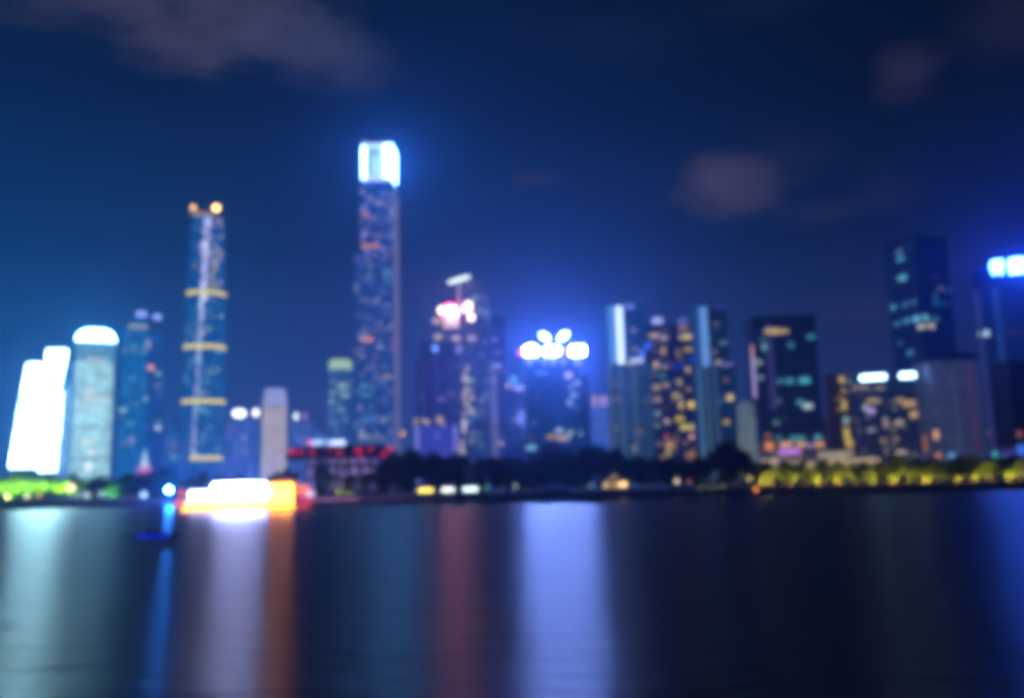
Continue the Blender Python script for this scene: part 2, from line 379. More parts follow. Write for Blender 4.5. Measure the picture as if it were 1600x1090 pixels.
# teal tower with two violet roof lamps
T = Tower('dark_teal_tower', 'dark teal tower with two violet roof lamps beside the pale hotel', 189, 256, 600, 700, 42)
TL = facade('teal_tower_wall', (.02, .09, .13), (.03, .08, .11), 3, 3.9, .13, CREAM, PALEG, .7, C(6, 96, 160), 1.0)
zt = T.z(505, 222)
T.wall('left_shaft', rrect(T.w*.58, 42, 5), [(0, 1), (zt, 1)], TL, off=(-T.w*.21, 0)); T.wall('right_shaft', rrect(T.w*.419, 38), [(0, 1), (zt-7, 1)], facade('teal_tower_side_wall', (.02, .06, .11), (.03, .06, .1), 3, 3.9, .12, CREAM, TEAL, .6, C(14, 74, 150), .9), off=(T.w*.29, 0))
T.wall('cap', rrect(T.w*.36, 22), [(zt+.003, 1), (zt+9, .9)], TL, off=(-T.w*.12, 0))
for px, py, w in ((221, 487, 15), (246, 492, 11)):
    bm = NB(); x = T.x(px, py); box(bm, (x, -8, T.z(py, px)), (w*T.k, 8, 5)); T.part('roof_lamp', bm, emis(C(150, 165, 255), 1.5))
bm = NB(); box(bm, (T.x(246, 492), -8, (zt-7+T.z(495, 246))/2), (3, 5, max(1, T.z(495, 246)-zt+7))); T.part('lamp_mast', bm, STEEL); bm = NB(); box(bm, (T.x(221, 487), -8, (zt+9+T.z(490, 221))/2), (4, 5, max(1, T.z(490, 221)-zt-9))); T.part('lamp_mast', bm, STEEL)
T.wins([(216, 510, 28, 5, CREAM, .5), (218, 494, 16, 4, WARM, .4), (232, 538, 4, 16, CREAM, .5), (236, 574, 9, 7, ORG, 1.3), (247, 584, 9, 6, PALEG, .5), (208, 540, 9, 5, TEAL, .5), (207, 592, 6, 5, TEAL, .6), (192, 640, 12, 5, PALEG, .7), (247, 668, 7, 8, COOL, 1.0), (205, 687, 10, 8, LILAC, .6), (203, 661, 10, 5, TEAL, .6), (190, 573, 6, 8, PALEG, .4), (185, 690, 5, 26, COOL, .3), (224, 700, 8, 5, COOL, .4), (228, 623, 5, 8, PALEG, .5)])
T.scatter(190, 255, 520, 720, 16, [TEAL, PALEG, COOL, CREAM], .4, seed=3)
# round-cornered supertall with gold rings
T = Tower('ringed_skyscraper', 'tapering skyscraper with four gold light rings and two gold lamps on top', 284, 352, 620, 1050, 66, cat='skyscraper')
zt = T.z(334, 325); r0 = T.w/2*1.14
ft = tri(r0*.94, .42, 10)
prof = lambda z: 1.0-.2*max(0, (z/zt-.35)/.65)**1.6-.10*max(0, (.25-z/zt)/.25)**1.5
rings = [(zt*i/16, prof(zt*i/16)) for i in range(17)]
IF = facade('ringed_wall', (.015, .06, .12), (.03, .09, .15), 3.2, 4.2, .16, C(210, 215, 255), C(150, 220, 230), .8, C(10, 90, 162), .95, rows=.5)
T.wall('shaft', ft, rings, IF, smooth=False)
for k, (py, wob) in enumerate(((455, 0), (540, 0), (626, 0), (715, 0))):
    z = T.z(py, 318); T.part('light_ring', prism_bm(ft, [(z-3, prof(z)*1.03), (z+3, prof(z)*1.03)]), emis(C(248, 226, 84), 1.25))
for px, w in ((302, 11), (338, 15)):
    z = T.z(324, px); bm = NB(); sph(bm, (T.x(px, 324), -T.d*.36, z+2), (w*.34*T.k, 5, 5)); T.part('roof_lamp', bm, emis(C(255, 200, 110), 9.0 if w > 12 else 3))
bm = NB(); box(bm, (T.x(320, 330), -T.d*.3, zt+2.5), (44*T.k, 6, 4.5), bev=.6); T.part('gold_crown', bm, emis(C(240, 190, 110), .8))
bm = NB(); box(bm, (T.x(322, 330), -T.d*.2, zt+4), (26, 14, 8)); T.part('roof_plant', bm, plain('lilac_roof', (.4, .38, .5))); bm = NB(); cyl(bm, (T.x(302, 330), -T.d*.36, zt), (T.x(302, 330), -T.d*.36, zt+8), 3, 3); T.part('lamp_mast', bm, STEEL); bm = NB(); cyl(bm, (T.x(338, 330), -T.d*.36, zt), (T.x(338, 330), -T.d*.36, zt+8), 3, 3); T.part('lamp_mast', bm, STEEL)
r = random.Random(5)
for i in range(62):                                   # pale streak: reflection on the glass and lit rooms, put in as glowing panes
    py = 343+i*6.1; cx = 324 - (py-345)*.062
    T.win(cx+r.uniform(-2.5, 2.5), py, r.uniform(6, 12) if py < 470 else r.uniform(4, 8), r.uniform(5, 8), r.choice([C(190, 190, 255), C(225, 228, 255), C(175, 210, 255)]), (1.3 if py < 500 else .8)*r.uniform(.6, 1.2))
T.scatter(328, 348, 342, 452, 40, [C(215, 205, 190), CREAM, PALEG, LILAC], .7, (5, 10), (3, 6), seed=9)
T.scatter(300, 318, 342, 452, 12, [C(150, 190, 240), LILAC, CREAM], .4, (4, 8), (3, 6), seed=10)
T.scatter(287, 346, 465, 705, 60, [PALEG, TEAL, COOL, C(120, 200, 235)], .7, (4, 9), (3, 6), seed=11)
# tallest skyscraper with white lit crown
T = Tower('crowned_skyscraper', 'tallest skyscraper in the picture with a blazing white box crown', 552, 616, 560, 1000, 68, 0, cat='skyscraper')
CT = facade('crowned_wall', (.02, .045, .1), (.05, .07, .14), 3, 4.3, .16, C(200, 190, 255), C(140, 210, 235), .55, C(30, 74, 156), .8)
z1, z2, z3 = T.z(395, 555), T.z(280, 590), T.z(219, 590)
T.wall('shaft', rrect(T.w, 68, 3, 2), [(0, 1), (z1, 1)], CT)
xo = T.x(561, 395)+T.w/2
T.wall('upper_shaft', rrect(T.w-xo, 60, 3, 2), [(z1+.003, 1), (z2-10, 1), (z2, .96)], CT, off=(xo/2, 0))
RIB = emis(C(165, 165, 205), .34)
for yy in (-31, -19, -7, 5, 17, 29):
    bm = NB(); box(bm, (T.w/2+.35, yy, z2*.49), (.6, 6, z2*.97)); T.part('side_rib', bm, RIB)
cw, cd = T.w*.8, 46; zc = z2+1; hc = z3-zc; xc = T.x(587, 245)
bm = NB(); box(bm, (xc, 0, zc+hc*.45), (cw*.86, cd*.86, hc*.88)); T.part('crown_core', bm, emis(C(120, 150, 235), .7))
bm = NB()
for a in (-1, 1):
    for bb in (-1, 1): box(bm, (xc+a*(cw/2-3), bb*(cd/2-3), zc+hc/2), (7, 7, hc))
    box(bm, (xc, a*(cd/2-3), zc+hc-3), (cw-14.2, 6.5, 6)); box(bm, (xc, a*(cd/2-3), zc+4), (cw-14.2, 6.5, 8))
    box(bm, (xc+a*(cw/2-3), 0, zc+hc-3), (6.5, cd-14.2, 6)); box(bm, (xc+a*(cw/2-3), 0, zc+4), (6.5, cd-14.2, 8))
box(bm, (xc-4, -cd/2+2.8, zc+hc*.42), (6, 5, hc*.5))
T.part('crown_frame', bm, emis(C(185, 205, 255), 1.7))
bm = NB(); box(bm, (xc+cw*.36, -cd/2-1.2, zc+hc*.52), (cw*.2, 2, hc*.8)); box(bm, (xc+cw/2+.4, -2, zc+hc*.5), (2, cd*.5, hc*.8)); box(bm, (xc-cw*.42, -cd/2-1.2, zc+hc*.5), (2.5, 2, hc*.8)); T.part('crown_screen', bm, emis((.1, .4, 1), 85.0))
bm = NB(); cyl(bm, (T.x(566, 220), -20, zc+hc), (T.x(566, 220), -20, zc+hc+10), 1.2, .5); T.part('roof_mast', bm, emis(C(150, 130, 255), 1.0))
T.wins([(557, 394, 9, 8, C(190, 185, 240), .7), (557, 404, 8, 10, C(110, 130, 210), .4), (567, 282, 13, 6, ORG, .7), (571, 335, 12, 6, ORG, .7), (578, 384, 30, 7, ORG, .75), (590, 366, 26, 4, C(190, 150, 150), .4), (553, 531, 9, 6, ORG, .9), (574, 530, 20, 7, ORG, 1.0), (604, 587, 9, 5, WARM, .6), (556, 449, 7, 6, TEAL, .5), (605, 425, 12, 10, TEAL, .4), (606, 477, 9, 6, C(60, 160, 230), .6), (568, 603, 10, 9, TEAL, .5), (572, 617, 22, 7, TEAL, .4), (578, 655, 26, 6, C(80, 160, 240), .6), (600, 655, 12, 5, COOL, .5), (565, 677, 9, 8, COOL, .6), (588, 685, 34, 14, C(130, 160, 215), .35), (600, 316, 6, 6, WARM, .35), (602, 325, 7, 6, C(120, 80, 220), .4)])
T.scatter(562, 616, 292, 400, 58, [C(150, 165, 255), LILAC, C(90, 130, 230), C(190, 190, 255)], .5, (4, 9), (4, 8), seed=21)
T.scatter(554, 612, 400, 695, 84, [C(120, 160, 245), TEAL, C(150, 180, 255), LILAC, C(170, 210, 240)], .4, (4, 9), (3, 6), seed=22)
T.scatter(555, 613, 300, 690, 70, [C(200, 210, 255), CREAM, C(150, 185, 255)], .75, (2.5, 5), (2.5, 4), seed=23)
bm = NB(); sph(bm, (0, 0, 0), (3.4, 3.4, 3.4), 6); o = T.part('amber_lamp', bm, emis(C(255, 180, 70), 1.6)); o.location = (T.x(626, 677)+3, -34, T.z(677, 626))
bm = NB(); box(bm, (T.x(626, 677)-1, -33, T.z(677, 626)), (8, 1.5, 1.5)); T.part('lamp_bracket', bm, STEEL)
# distant low cluster
def simple(name, label, pxl, pxr, pytop, Y, depth, mat, row=690, rz=0, r=0, roof=None, group=None, gear=True):
    T = Tower(name, label, pxl, pxr, row, Y, depth, rz, group); z = T.z(pytop, (pxl+pxr)/2)
    T.wall('wall', rrect(T.w, depth, r), [(0, 1), (z, 1)], mat, roof)
    bm = NB()
    for a in (-1, 1): box(bm, (a*(T.w/2-.5), 0, z+.62), (1, depth-2.4, 1.2)); box(bm, (0, a*(depth/2-.5), z+.62), (T.w, 1, 1.2))
    if r == 0: T.part('parapet', bm, CONC)
    else: bm.free()
    if gear: T.roofgear(z, T.w, depth, 3)
    T.zt = z; return T
HZ = facade('hazy_wall', (.05, .1, .16), (.08, .13, .2), 3, 3.6, .2, LILAC, COOL, .5, C(54, 100, 196), .75)  # distance haze put into the wall as pane glow, teal one alike
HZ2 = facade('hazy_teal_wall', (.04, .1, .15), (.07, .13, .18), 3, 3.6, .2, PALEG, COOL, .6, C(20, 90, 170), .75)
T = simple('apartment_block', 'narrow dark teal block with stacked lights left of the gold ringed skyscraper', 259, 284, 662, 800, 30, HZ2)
T.scatter(260, 282, 668, 725, 10, [ORG, PALEG, TEAL], .6, seed=31); T.win(270, 714, 6, 8, C(60, 220, 190), .7)
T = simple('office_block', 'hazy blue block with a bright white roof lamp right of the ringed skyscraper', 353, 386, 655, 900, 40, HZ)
bm = NB(); sph(bm, (0, -12, T.z(645, 366)), (10, 4, 6), 8); T.part('roof_lamp', bm, emis(WHT, 3.4)); bm = NB(); cyl(bm, (0, -12, T.zt), (0, -12, T.z(648, 366)), 1.5, 1.5); T.part('lamp_mast', bm, STEEL)
T.scatter(354, 385, 665, 725, 12, [COOL, LILAC, TEAL], .4, (4, 8), (3, 7), seed=32)
T = simple('office_block', 'slim hazy blue block with a small white roof lamp beside the beige tower', 388, 406, 655, 940, 30, HZ2)
bm = NB(); sph(bm, (0, -10, T.z(644, 397)), (5, 4, 6), 8); T.part('roof_lamp', bm, emis(WHT, 2.6)); bm = NB(); cyl(bm, (0, -10, T.zt), (0, -10, T.z(647, 397)), 1.2, 1.2); T.part('lamp_mast', bm, STEEL)
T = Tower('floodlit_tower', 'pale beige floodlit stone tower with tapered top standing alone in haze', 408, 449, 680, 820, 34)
z1, z2 = T.z(632, 428), T.z(606, 428)
BEI = facade('beige_stone_wall', (.3, .27, .27), (.55, .5, .46), 3.4, 3.6, .25, WARM, CREAM, .3, C(200, 190, 210), .6, mx=.2, my=.2)  # floodlight on the stone put in as pane glow, tapered top alike
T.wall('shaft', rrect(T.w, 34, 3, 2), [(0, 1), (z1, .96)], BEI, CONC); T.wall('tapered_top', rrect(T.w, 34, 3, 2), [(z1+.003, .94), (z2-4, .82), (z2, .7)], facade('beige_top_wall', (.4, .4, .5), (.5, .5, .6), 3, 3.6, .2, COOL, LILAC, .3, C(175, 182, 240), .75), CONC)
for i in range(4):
    bm = NB(); box(bm, (-T.w*.36+i*T.w*.24, -17.4, z1*.48), (T.w*.07, 1.4, z1*.96)); T.part('pilaster', bm, emis(C(228, 212, 205), .7))  # pilasters glow in place of floodlight on stone
T = simple('office_block', 'small block with white and pink roof lamps right of the beige tower', 453, 482, 657, 900, 30, HZ)
for px, c_, w in ((461, C(225, 245, 255), 7), (475, C(220, 150, 230), 5)):
    bm = NB(); sph(bm, (T.x(px, 647), -10, T.zt+7), (w*.5*T.k, 3, 5), 8); T.part('roof_lamp', bm, emis(c_, 2.2 if w > 6 else .8))
    bm = NB(); cyl(bm, (T.x(px, 647), -10, T.zt), (T.x(px, 647), -10, T.zt+3), 1, 1); T.part('lamp_mast', bm, STEEL)
T.scatter(454, 480, 665, 700, 8, [COOL, LILAC], .5, seed=33)
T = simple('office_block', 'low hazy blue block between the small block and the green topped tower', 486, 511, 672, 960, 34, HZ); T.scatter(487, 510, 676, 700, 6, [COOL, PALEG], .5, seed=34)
T = Tower('glass_tower', 'slim glass tower with pale green lit crown left of the tallest skyscraper', 512, 551, 640, 880, 34)
z1 = T.z(576, 530); z2 = T.z(562, 535)
T.wall('shaft', rrect(T.w, 34, 7), [(0, 1), (z1, 1)], facade('glass_tower_wall', (.03, .1, .16), (.05, .12, .18), 3, 3.9, .42, PALEG, C(120, 190, 240), .5, C(36, 96, 180), .55), CONC)
T.part('crown', prism_bm(rrect(T.w, 34, 7), [(z1+.003, .92), (z2-2, .92), (z2+2, .7)]), emis(C(195, 235, 190), .75))
T.wins([(545, 570, 8, 9, C(90, 220, 230), 1.0), (525, 572, 20, 8, C(215, 225, 170), .7), (535, 603, 16, 12, PALEG, .5), (520, 613, 12, 6, PALEG, .5), (538, 617, 14, 8, PALEG, .5), (518, 627, 9, 5, COOL, .6), (534, 640, 12, 6, PALEG, .4), (520, 596, 7, 4, COOL, .6), (540, 655, 10, 10, C(120, 180, 255), .4), (522, 660, 14, 10, C(110, 160, 250), .4)])
# purple-footed office
T = Tower('purple_office', 'dark violet office with blue-violet lit base and warm lobby windows', 650, 714, 660, 760, 44)
PUR = facade('purple_wall', (.03, .03, .08), (.06, .06, .12), 3, 3.8, .05, WARM, LILAC, .35, C(44, 48, 130), .42)
z1, z2 = T.z(560, 650), T.z(532, 685); zb = T.z(664, 685)
T.wall('base', rrect(T.w*.98, 46), [(0, 1), (zb, 1)], facade('purple_base_wall', (.05, .05, .2), (.08, .08, .25), 3, 3.8, .15, LILAC, C(150, 150, 255), .5, C(66, 76, 195), .62), CONC)
T.wall('shoulder', rrect(T.w, 44), [(zb+.003, 1), (z1, 1)], PUR); T.wall('shaft', rrect(T.w*.84, 38), [(z1+.003, 1), (z2, 1)], facade('purple_top_wall', (.02, .03, .08), (.04, .06, .12), 3, 3.8, .03, COOL, LILAC, .4, C(20, 50, 118), .42), off=(.5, 0))
for px in (652, 712):
    bm = NB(); box(bm, (T.x(px, 690), -23.6, zb*.5), (4, 1.2, zb)); T.part('glow_strip', bm, emis(C(150, 140, 240), .7))
for px in (660, 683, 706):
    bm = NB(); box(bm, (T.x(px, 640), -22.5, (zb+z1)/2), (1.6, 1, z1-zb-2)); T.part('mullion_fin', bm, plain('violet_fin', (.2, .18, .3)))
T.roofgear(z2, T.w*.8, 30)
T.wins([(660, 655, 8, 5, WARM, .5), (667, 659, 9, 7, WARM, .7), (686, 655, 12, 9, WARM, .7), (692, 663, 8, 7, WARM, .6), (650, 658, 6, 10, WARM, .5), (683, 680, 6, 5, LILAC, .6), (690, 623, 14, 4, C(200, 140, 150), .4), (705, 615, 6, 4, WARM, .4), (680, 544, 9, 12, C(110, 160, 255), 1.5), (682, 526, 9, 7, CREAM, .7), (659, 620, 8, 3, WARM, .25)])
# stepped tower with red lamp and pale disc
T = Tower('stepped_tower', 'stepped tower with a glowing red lamp, cream terraces and tilted pale roof disc', 684, 768, 600, 900, 50, cat='skyscraper')
ST = facade('stepped_wall', (.03, .05, .1), (.07, .09, .15), 3, 3.8, .22, CREAM, PALEG, .6, C(34, 60, 134), .45)
xl = T.x(731, 600); z1, z2 = T.z(512, 700), T.z(437, 750)
T.wall('left_shaft', rrect(xl+T.w/2-.1, 46), [(0, 1), (z1, 1)], ST, off=((xl-T.w/2)/2, 0))
T.wall('right_shaft', rrect(T.w/2-xl, 50, 4), [(0, 1), (z2-12, 1), (z2, .85)], ST, off=((xl+T.w/2)/2, 0))
zm = T.z(484, 703); cxl = T.x(703, 495)
T.wall('upper_block', rrect(28, 30), [(z1+.003, 1), (T.z(492, 703), .95)], facade('cream_block_wall', (.3, .28, .25), (.5, .45, .4), 3, 3.6, .6, CREAM, CREAM, .35, C(205, 185, 165), .8), CONC, off=(cxl, -4))
bm = NB(); sph(bm, (cxl, -14, zm), (11, 7, 10), 8); T.part('red_lamp', bm, emis((1, .02, .09), 34))
bm = NB(); sph(bm, (cxl+3, -21, zm-1), (5, 3, 6), 8); T.part('lamp_core', bm, emis((1, .42, .62), 130.0))
for px, py, w, h in ((690, 484, 10, 10), (732, 478, 10, 14), (682, 501, 12, 7), (736, 495, 9, 10), (726, 482, 8, 8), (684, 526, 12, 6), (713, 528, 14, 6), (737, 528, 14, 5)):
    z = T.z(py, px); bm = NB(); box(bm, (T.x(px, py), -24.4, z), (w*T.k, 4, h*T.k), bev=.5); T.part('terrace_light', bm, emis(C(255, 215, 180), 5.0 if py < 500 else .7))
bm = NB(); box(bm, (T.x(722, 500), -22.5, (z1+T.z(478, 722))/2-3), (9, 4, T.z(478, 722)-z1-4)); T.part('terrace_pier', bm, CONC); bm = NB(); box(bm, (T.x(690, 495), -22.5, (z1+T.z(489, 690))/2), (5, 3, T.z(489, 690)-z1)); T.part('terrace_pier', bm, CONC)
xm = T.x(717, 440); zd = T.z(433, 717)
bm = NB(); cyl(bm, (xm, -12, z1), (xm, -12, zd-2), 4.5, 2.5, 12); T.part('mast', bm, plain('pale_mast', (.4, .4, .5)))
bm = NB(); cyl(bm, (0, 0, -2), (0, 0, 2), 18, 16, 20); o = T.part('roof_disc', bm, emis(C(220, 240, 225), 2.6)); o.location = (xm, -12, zd); o.rotation_euler = (R(14), R(-16), 0)
T.scatter(733, 766, 452, 500, 22, [PALEG, COOL, C(150, 190, 220)], .45, (3, 7), (3, 6), seed=41)
T.scatter(722, 738, 570, 705, 24, [CREAM, WARM, CREAM], .6, (4, 7), (4, 10), seed=42)
T.scatter(735, 766, 500, 705, 22, [TEAL, PALEG, COOL], .5, (4, 8), (3, 5), seed=43)
T.wins([(727, 590, 10, 10, WARM, .8), (735, 594, 12, 5, PALEG, .7), (717, 545, 8, 16, LILAC, .6), (725, 665, 6, 24, CREAM, .7), (721, 700, 5, 24, CREAM, .6)])
T = simple('office_tower', 'slim navy tower with blank dark top behind the stepped tower', 766, 791, 494, 960, 40, facade('navy_wall', (.02, .05, .11), (.05, .07, .14), 3, 3.8, .14, CREAM, COOL, .6, C(36, 56, 132), .5), row=600)
bm = NB(); box(bm, (0, 0, T.zt-13), (T.w+1.2, 41.2, 25)); T.part('blank_top', bm, plain('navy_panel', (.02, .09, .24)))
for px in (770, 775): 
    bm = NB(); box(bm, (T.x(px, 650), -20.6, T.zt*.36), (2.6, 1, T.zt*.7)); T.part('glow_strip', bm, emis(C(190, 175, 185), .34))
T.wins([(775, 571, 20, 6, COOL, .6), (773, 593, 8, 6, COOL, .5), (778, 550, 14, 5, C(190, 150, 170), .3), (783, 692, 9, 6, WARM, .6), (773, 530, 8, 6, COOL, .4)])
T = simple('office_block', 'low navy block with cream, teal and lilac roof lamps left of the sign tower', 786, 822, 606, 1000, 40, facade('navy_block_wall', (.02, .05, .11), (.04, .06, .13), 3, 3.8, .1, CREAM, COOL, .4, C(26, 54, 128), .48), row=650)
for px, py, w, h, c_, L in ((792, 602, 9, 8, C(255, 215, 180), .9), (803, 593, 9, 12, TEAL, .9), (811, 606, 16, 7, C(200, 190, 255), .8), (823, 607, 5, 5, CREAM, .6)):
    bm = NB(); box(bm, (T.x(px, py), -19, T.z(py, px)), (w*T.k, 3, h*T.k), bev=.6); T.part('roof_lamp', bm, emis(c_, L))
T.win(806, 657, 12, 5, C(190, 140, 140), .4)
# lotus sign tower
T = Tower('sign_tower', 'dark teal tower under a blazing white flower sign on its roof', 819, 922, 640, 620, 40)
LG = facade('sign_tower_wall', (.015, .05, .09), (.03, .06, .09), 3, 3.8, .045, CREAM, PALEG, .6, C(12, 66, 122), .36)
xr = T.x(906, 600); z1, z2 = T.z(562, 860), T.z(585, 915)
T.wall('shaft', rrect(T.w/2+xr-.1, 40, 5), [(0, 1), (z1, 1)], LG, off=((xr-T.w/2)/2, 0)); T.wall('side_shaft', rrect(T.w/2-xr, 34), [(0, 1), (z2, 1)], LG, off=((xr+T.w/2)/2, 1))
zf = T.z(558, 860); bm = NB()
x0, x1 = T.x(822, 560), T.x(912, 560)
for i in range(9): box(bm, (x0+(x1-x0)*i/8, -12, (z1+zf)/2+4), (.8, .8, zf-z1+10))
box(bm, ((x0+x1)/2, -11.8, zf+2), (x1-x0, .7, .9)); box(bm, ((x0+x1)/2, -11.8, zf-1), (x1-x0, .7, .9)); T.gantry = T.part('sign_gantry', bm, STEEL)
def signbar(T, px, py, w, h, col, L, name, tilt=0, round_=False, y=-13.2):
    bm = NB()
    if round_: sph(bm, (0, 0, 0), (w*T.k/2, .6, h*T.k/2), 8)
    else: box(bm, (0, 0, 0), (w*T.k, 1.0, h*T.k), bev=.3)
    o = T.part(name, bm, emis(col, L), T.gantry); o.location = (T.x(px, py), y, T.z(py, px)); o.rotation_euler = (0, R(tilt), 0); return o
SG = (.2, .32, 1); SL = 850.0
signbar(T, 851, 524, 17, 7, SG, SL*.07, 'sign_petal', 35, True); signbar(T, 880, 523, 18, 8, SG, SL*.08, 'sign_petal', -38, True)
for cx, w, h in ((829, 17, 9), (862, 20, 6), (903, 19, 10)):          # three blurred sign groups, as crossing strokes
    for dx_, dy_, ww, hh in ((0, -h*.42, w, 2.4), (0, 0, w*.85, 2), (0, h*.42, w, 2.4), (-w*.32, 0, 2.4, h), (w*.32, 0, 2.4, h), (0, 0, 2.2, h*1.1)):
        signbar(T, cx+dx_, 546+dy_, ww, hh, SG, SL, 'sign_stroke', y=-T.d/2+7.4-.03*dx_-(.4 if hh > ww else 0))
signbar(T, 813, 549, 6, 9, C(255, 90, 200), 4, 'pink_lamp', 0, True); signbar(T, 889, 546, 4, 12, C(255, 120, 240), 4, 'pink_lamp', 0, True)
for px in (827, 850, 865, 880, 902): signbar(T, px, 566, 5 if px != 902 else 10, 5, CREAM, .5, 'parapet_lamp', y=-20.6)
T.wins([(888, 586, 13, 9, CREAM, .75), (902, 598, 12, 8, C(200, 210, 170), .5), (893, 604, 10, 5, PALEG, .35), (897, 617, 14, 7, PALEG, .5), (890, 629, 10, 9, COOL, .5), (902, 636, 7, 4, TEAL, .3), (874, 672, 14, 8, COOL, .6), (908, 677, 18, 8, COOL, .7), (891, 676, 10, 8, PALEG, .6), (862, 682, 18, 6, C(240, 190, 100), .6), (880, 684, 22, 8, C(240, 205, 120), .6), (830, 699, 18, 9, C(130, 190, 220), .8), (835, 661, 8, 6, C(80, 150, 130), .3), (829, 684, 7, 7, C(170, 120, 90), .3), (846, 582, 20, 6, C(60, 120, 200), .4)])
T = simple('apartment_block', 'distant narrow block with peach and violet roof lights right of the sign tower', 924, 951, 618, 1050, 40, HZ)
for px, c_ in ((929, C(250, 190, 160)), (941, C(235, 190, 190)), (948, C(170, 150, 255))):
    bm = NB(); box(bm, (T.x(px, 626), -20.5, T.z(626, px)), (7, 1.5, 18), bev=.4); T.part('light_panel', bm, emis(c_, .6))
T.scatter(926, 950, 640, 690, 10, [COOL, LILAC, CREAM], .3, seed=51)
# residential complex: two tall towers and the block between
RES = facade('apartment_wall', (.03, .06, .09), (.06, .09, .12), 3.2, 3.1, .13, GOLD, WARM, .7, C(16, 58, 112), .34)
RESG = facade('apartment_stair_wall', (.05, .1, .12), (.1, .14, .16), 3.2, 3.1, .06, WARM, CREAM, .4, C(50, 96, 128), .36)
T = Tower('apartment_tower', 'apartment tower with a bright white vertical light strip, left of the gold windows', 949, 1008, 530, 540, 34)
z1, z2 = T.z(570, 960), T.z(482, 975); xl, xr = T.x(949, 530), T.x(1008, 530)
T.wall('tall_shaft', rrect(T.w, 34), [(0, 1), (z2, 1)], facade('blue_apartment_wall', (.03, .08, .13), (.05, .09, .13), 3.2, 3.1, .08, GOLD, WARM, .6, C(14, 70, 138), .46))
T.wall('lower_wing', rrect(T.w*1.06, 12), [(0, 1), (z1, 1)], RESG, off=(3, -19.1))
for px, w, L, c_ in ((955, 9, .5, C(90, 180, 240)), (969, 11, 1.6, C(205, 228, 255)), (962, 4, .5, C(110, 170, 240))):
    bm = NB(); a_, b_ = T.z(478, px), z1-1; box(bm, (T.x(px, 530), -17.7, (a_+b_)/2), (w*T.k, 1.2, a_-b_)); T.part('glow_strip', bm, emis(c_, L))
for px in (955, 972, 993):
    bm = NB(); a_ = z1; box(bm, (T.x(px, 640), -25.6, a_/2), (4, .9, a_)); T.part('lit_stair_strip', bm, emis(C(90, 135, 150), .22))
bm = NB(); box(bm, (T.x(984, 480), -16, T.z(480, 984)+1), (14*T.k, 3, 5), bev=.5); T.part('roof_lamp', bm, emis(C(120, 140, 255), .7))
bm = NB(); box(bm, (T.x(995, 573), -24, z1+2.5), (20*T.k, 3, 4), bev=.5); T.part('roof_lamp', bm, emis(C(205, 215, 255), .95))
T.wins([(953, 580, 8, 14, C(130, 200, 230), .8), (1003, 552, 9, 16, C(70, 120, 255), .9), (990, 515, 8, 4, WARM, .4), (992, 545, 7, 6, WARM, .4), (967, 599, 16, 4, ORG, .3), (990, 600, 12, 4, ORG, .4), (963, 624, 8, 5, GOLD, .35), (991, 623, 8, 4, WARM, .4), (962, 668, 8, 5, C(200, 210, 120), .4), (997, 673, 10, 7, ORG, .45), (993, 700, 10, 9, C(220, 200, 90), .5), (983, 568, 8, 6, WARM, .5)])
T = Tower('apartment_block', 'dark apartment block full of golden lit windows between two tall towers', 1009, 1084, 600, 556, 34)
zt = T.z(506, 1045)
T.wall('wall', rrect(T.w, 34), [(0, 1), (zt, 1)], facade('gold_apartment_wall', (.02, .03, .06), (.04, .05, .08), 3.2, 3.1, .14, GOLD, C(255, 190, 110), .6, C(14, 34, 84), .3))
for i in range(1, 6):
    bm = NB(); box(bm, (-T.w/2+T.w*i/6, -17.4, zt*.49), (1.4, .8, zt*.98)); T.part('balcony_fin', bm, DARKC)
for px, py, w, h, c_, L in ((1027, 500, 16, 9, C(180, 195, 255), .95), (1067, 500, 16, 7, C(110, 130, 235), .6)):
    bm = NB(); box(bm, (T.x(px, py), -15, T.z(py, px)), (w*T.k, 3, h*T.k), bev=.5); T.part('roof_lamp', bm, emis(c_, L))
for px in (1027, 1067):
    bm = NB(); box(bm, (T.x(px, 500), -13, zt+1), (6, 3, 2.6)); T.part('lamp_mast', bm, STEEL)
YW = C(235, 205, 90)
T.wins([(1021, 524, 16, 7, WARM, .8), (1037, 528, 18, 6, CREAM, .6), (1071, 526, 20, 9, C(240, 220, 120), .85), (1067, 512, 14, 7, C(230, 190, 160), .6), (1074, 546, 16, 6, GOLD, .55), (1036, 548, 7, 14, GOLD, .55), (1058, 552, 6, 16, GOLD, .45), (1025, 570, 10, 12, WARM, .6), (1039, 573, 8, 6, CREAM, .5), (1074, 577, 9, 8, WARM, .7), (1025, 605, 13, 10, YW, .6), (1040, 601, 12, 7, YW, .5), (1061, 597, 9, 12, YW, .6), (1058, 618, 14, 9, YW, .7), (1023, 624, 20, 7, YW, .65), (1063, 632, 9, 16, WARM, .7), (1080, 632, 11, 12, GOLD, .95), (1075, 608, 8, 6, GOLD, .5), (1062, 654, 13, 10, GOLD, .85), (1024, 646, 16, 10, PALEG, .35), (1042, 658, 9, 8, WARM, .6), (1073, 667, 24, 10, C(240, 225, 110), .8), (1025, 665, 12, 6, PALEG, .4), (1080, 682, 9, 9, C(255, 195, 180), .8), (1041, 682, 9, 9, C(230, 110, 50), .6), (1048, 695, 16, 13, C(225, 175, 60), .75), (1044, 709, 9, 14, C(220, 210, 110), .6), (1080, 711, 16, 14, C(210, 150, 50), .65), (1028, 693, 7, 6, WARM, .4), (1012, 540, 9, 14, C(60, 110, 255), .8), (1060, 572, 26, 12, C(16, 40, 190), .5), (1079, 562, 10, 14, C(20, 50, 200), .5), (1034, 587, 10, 8, TEAL, .45), (1056, 684, 7, 6, ORG, .3), (1035, 714, 8, 5, YW, .5)])
T.scatter(1016, 1082, 515, 712, 16, [GOLD, WARM, YW, C(220, 180, 90)], .5, (3, 6), (3, 5), seed=61)
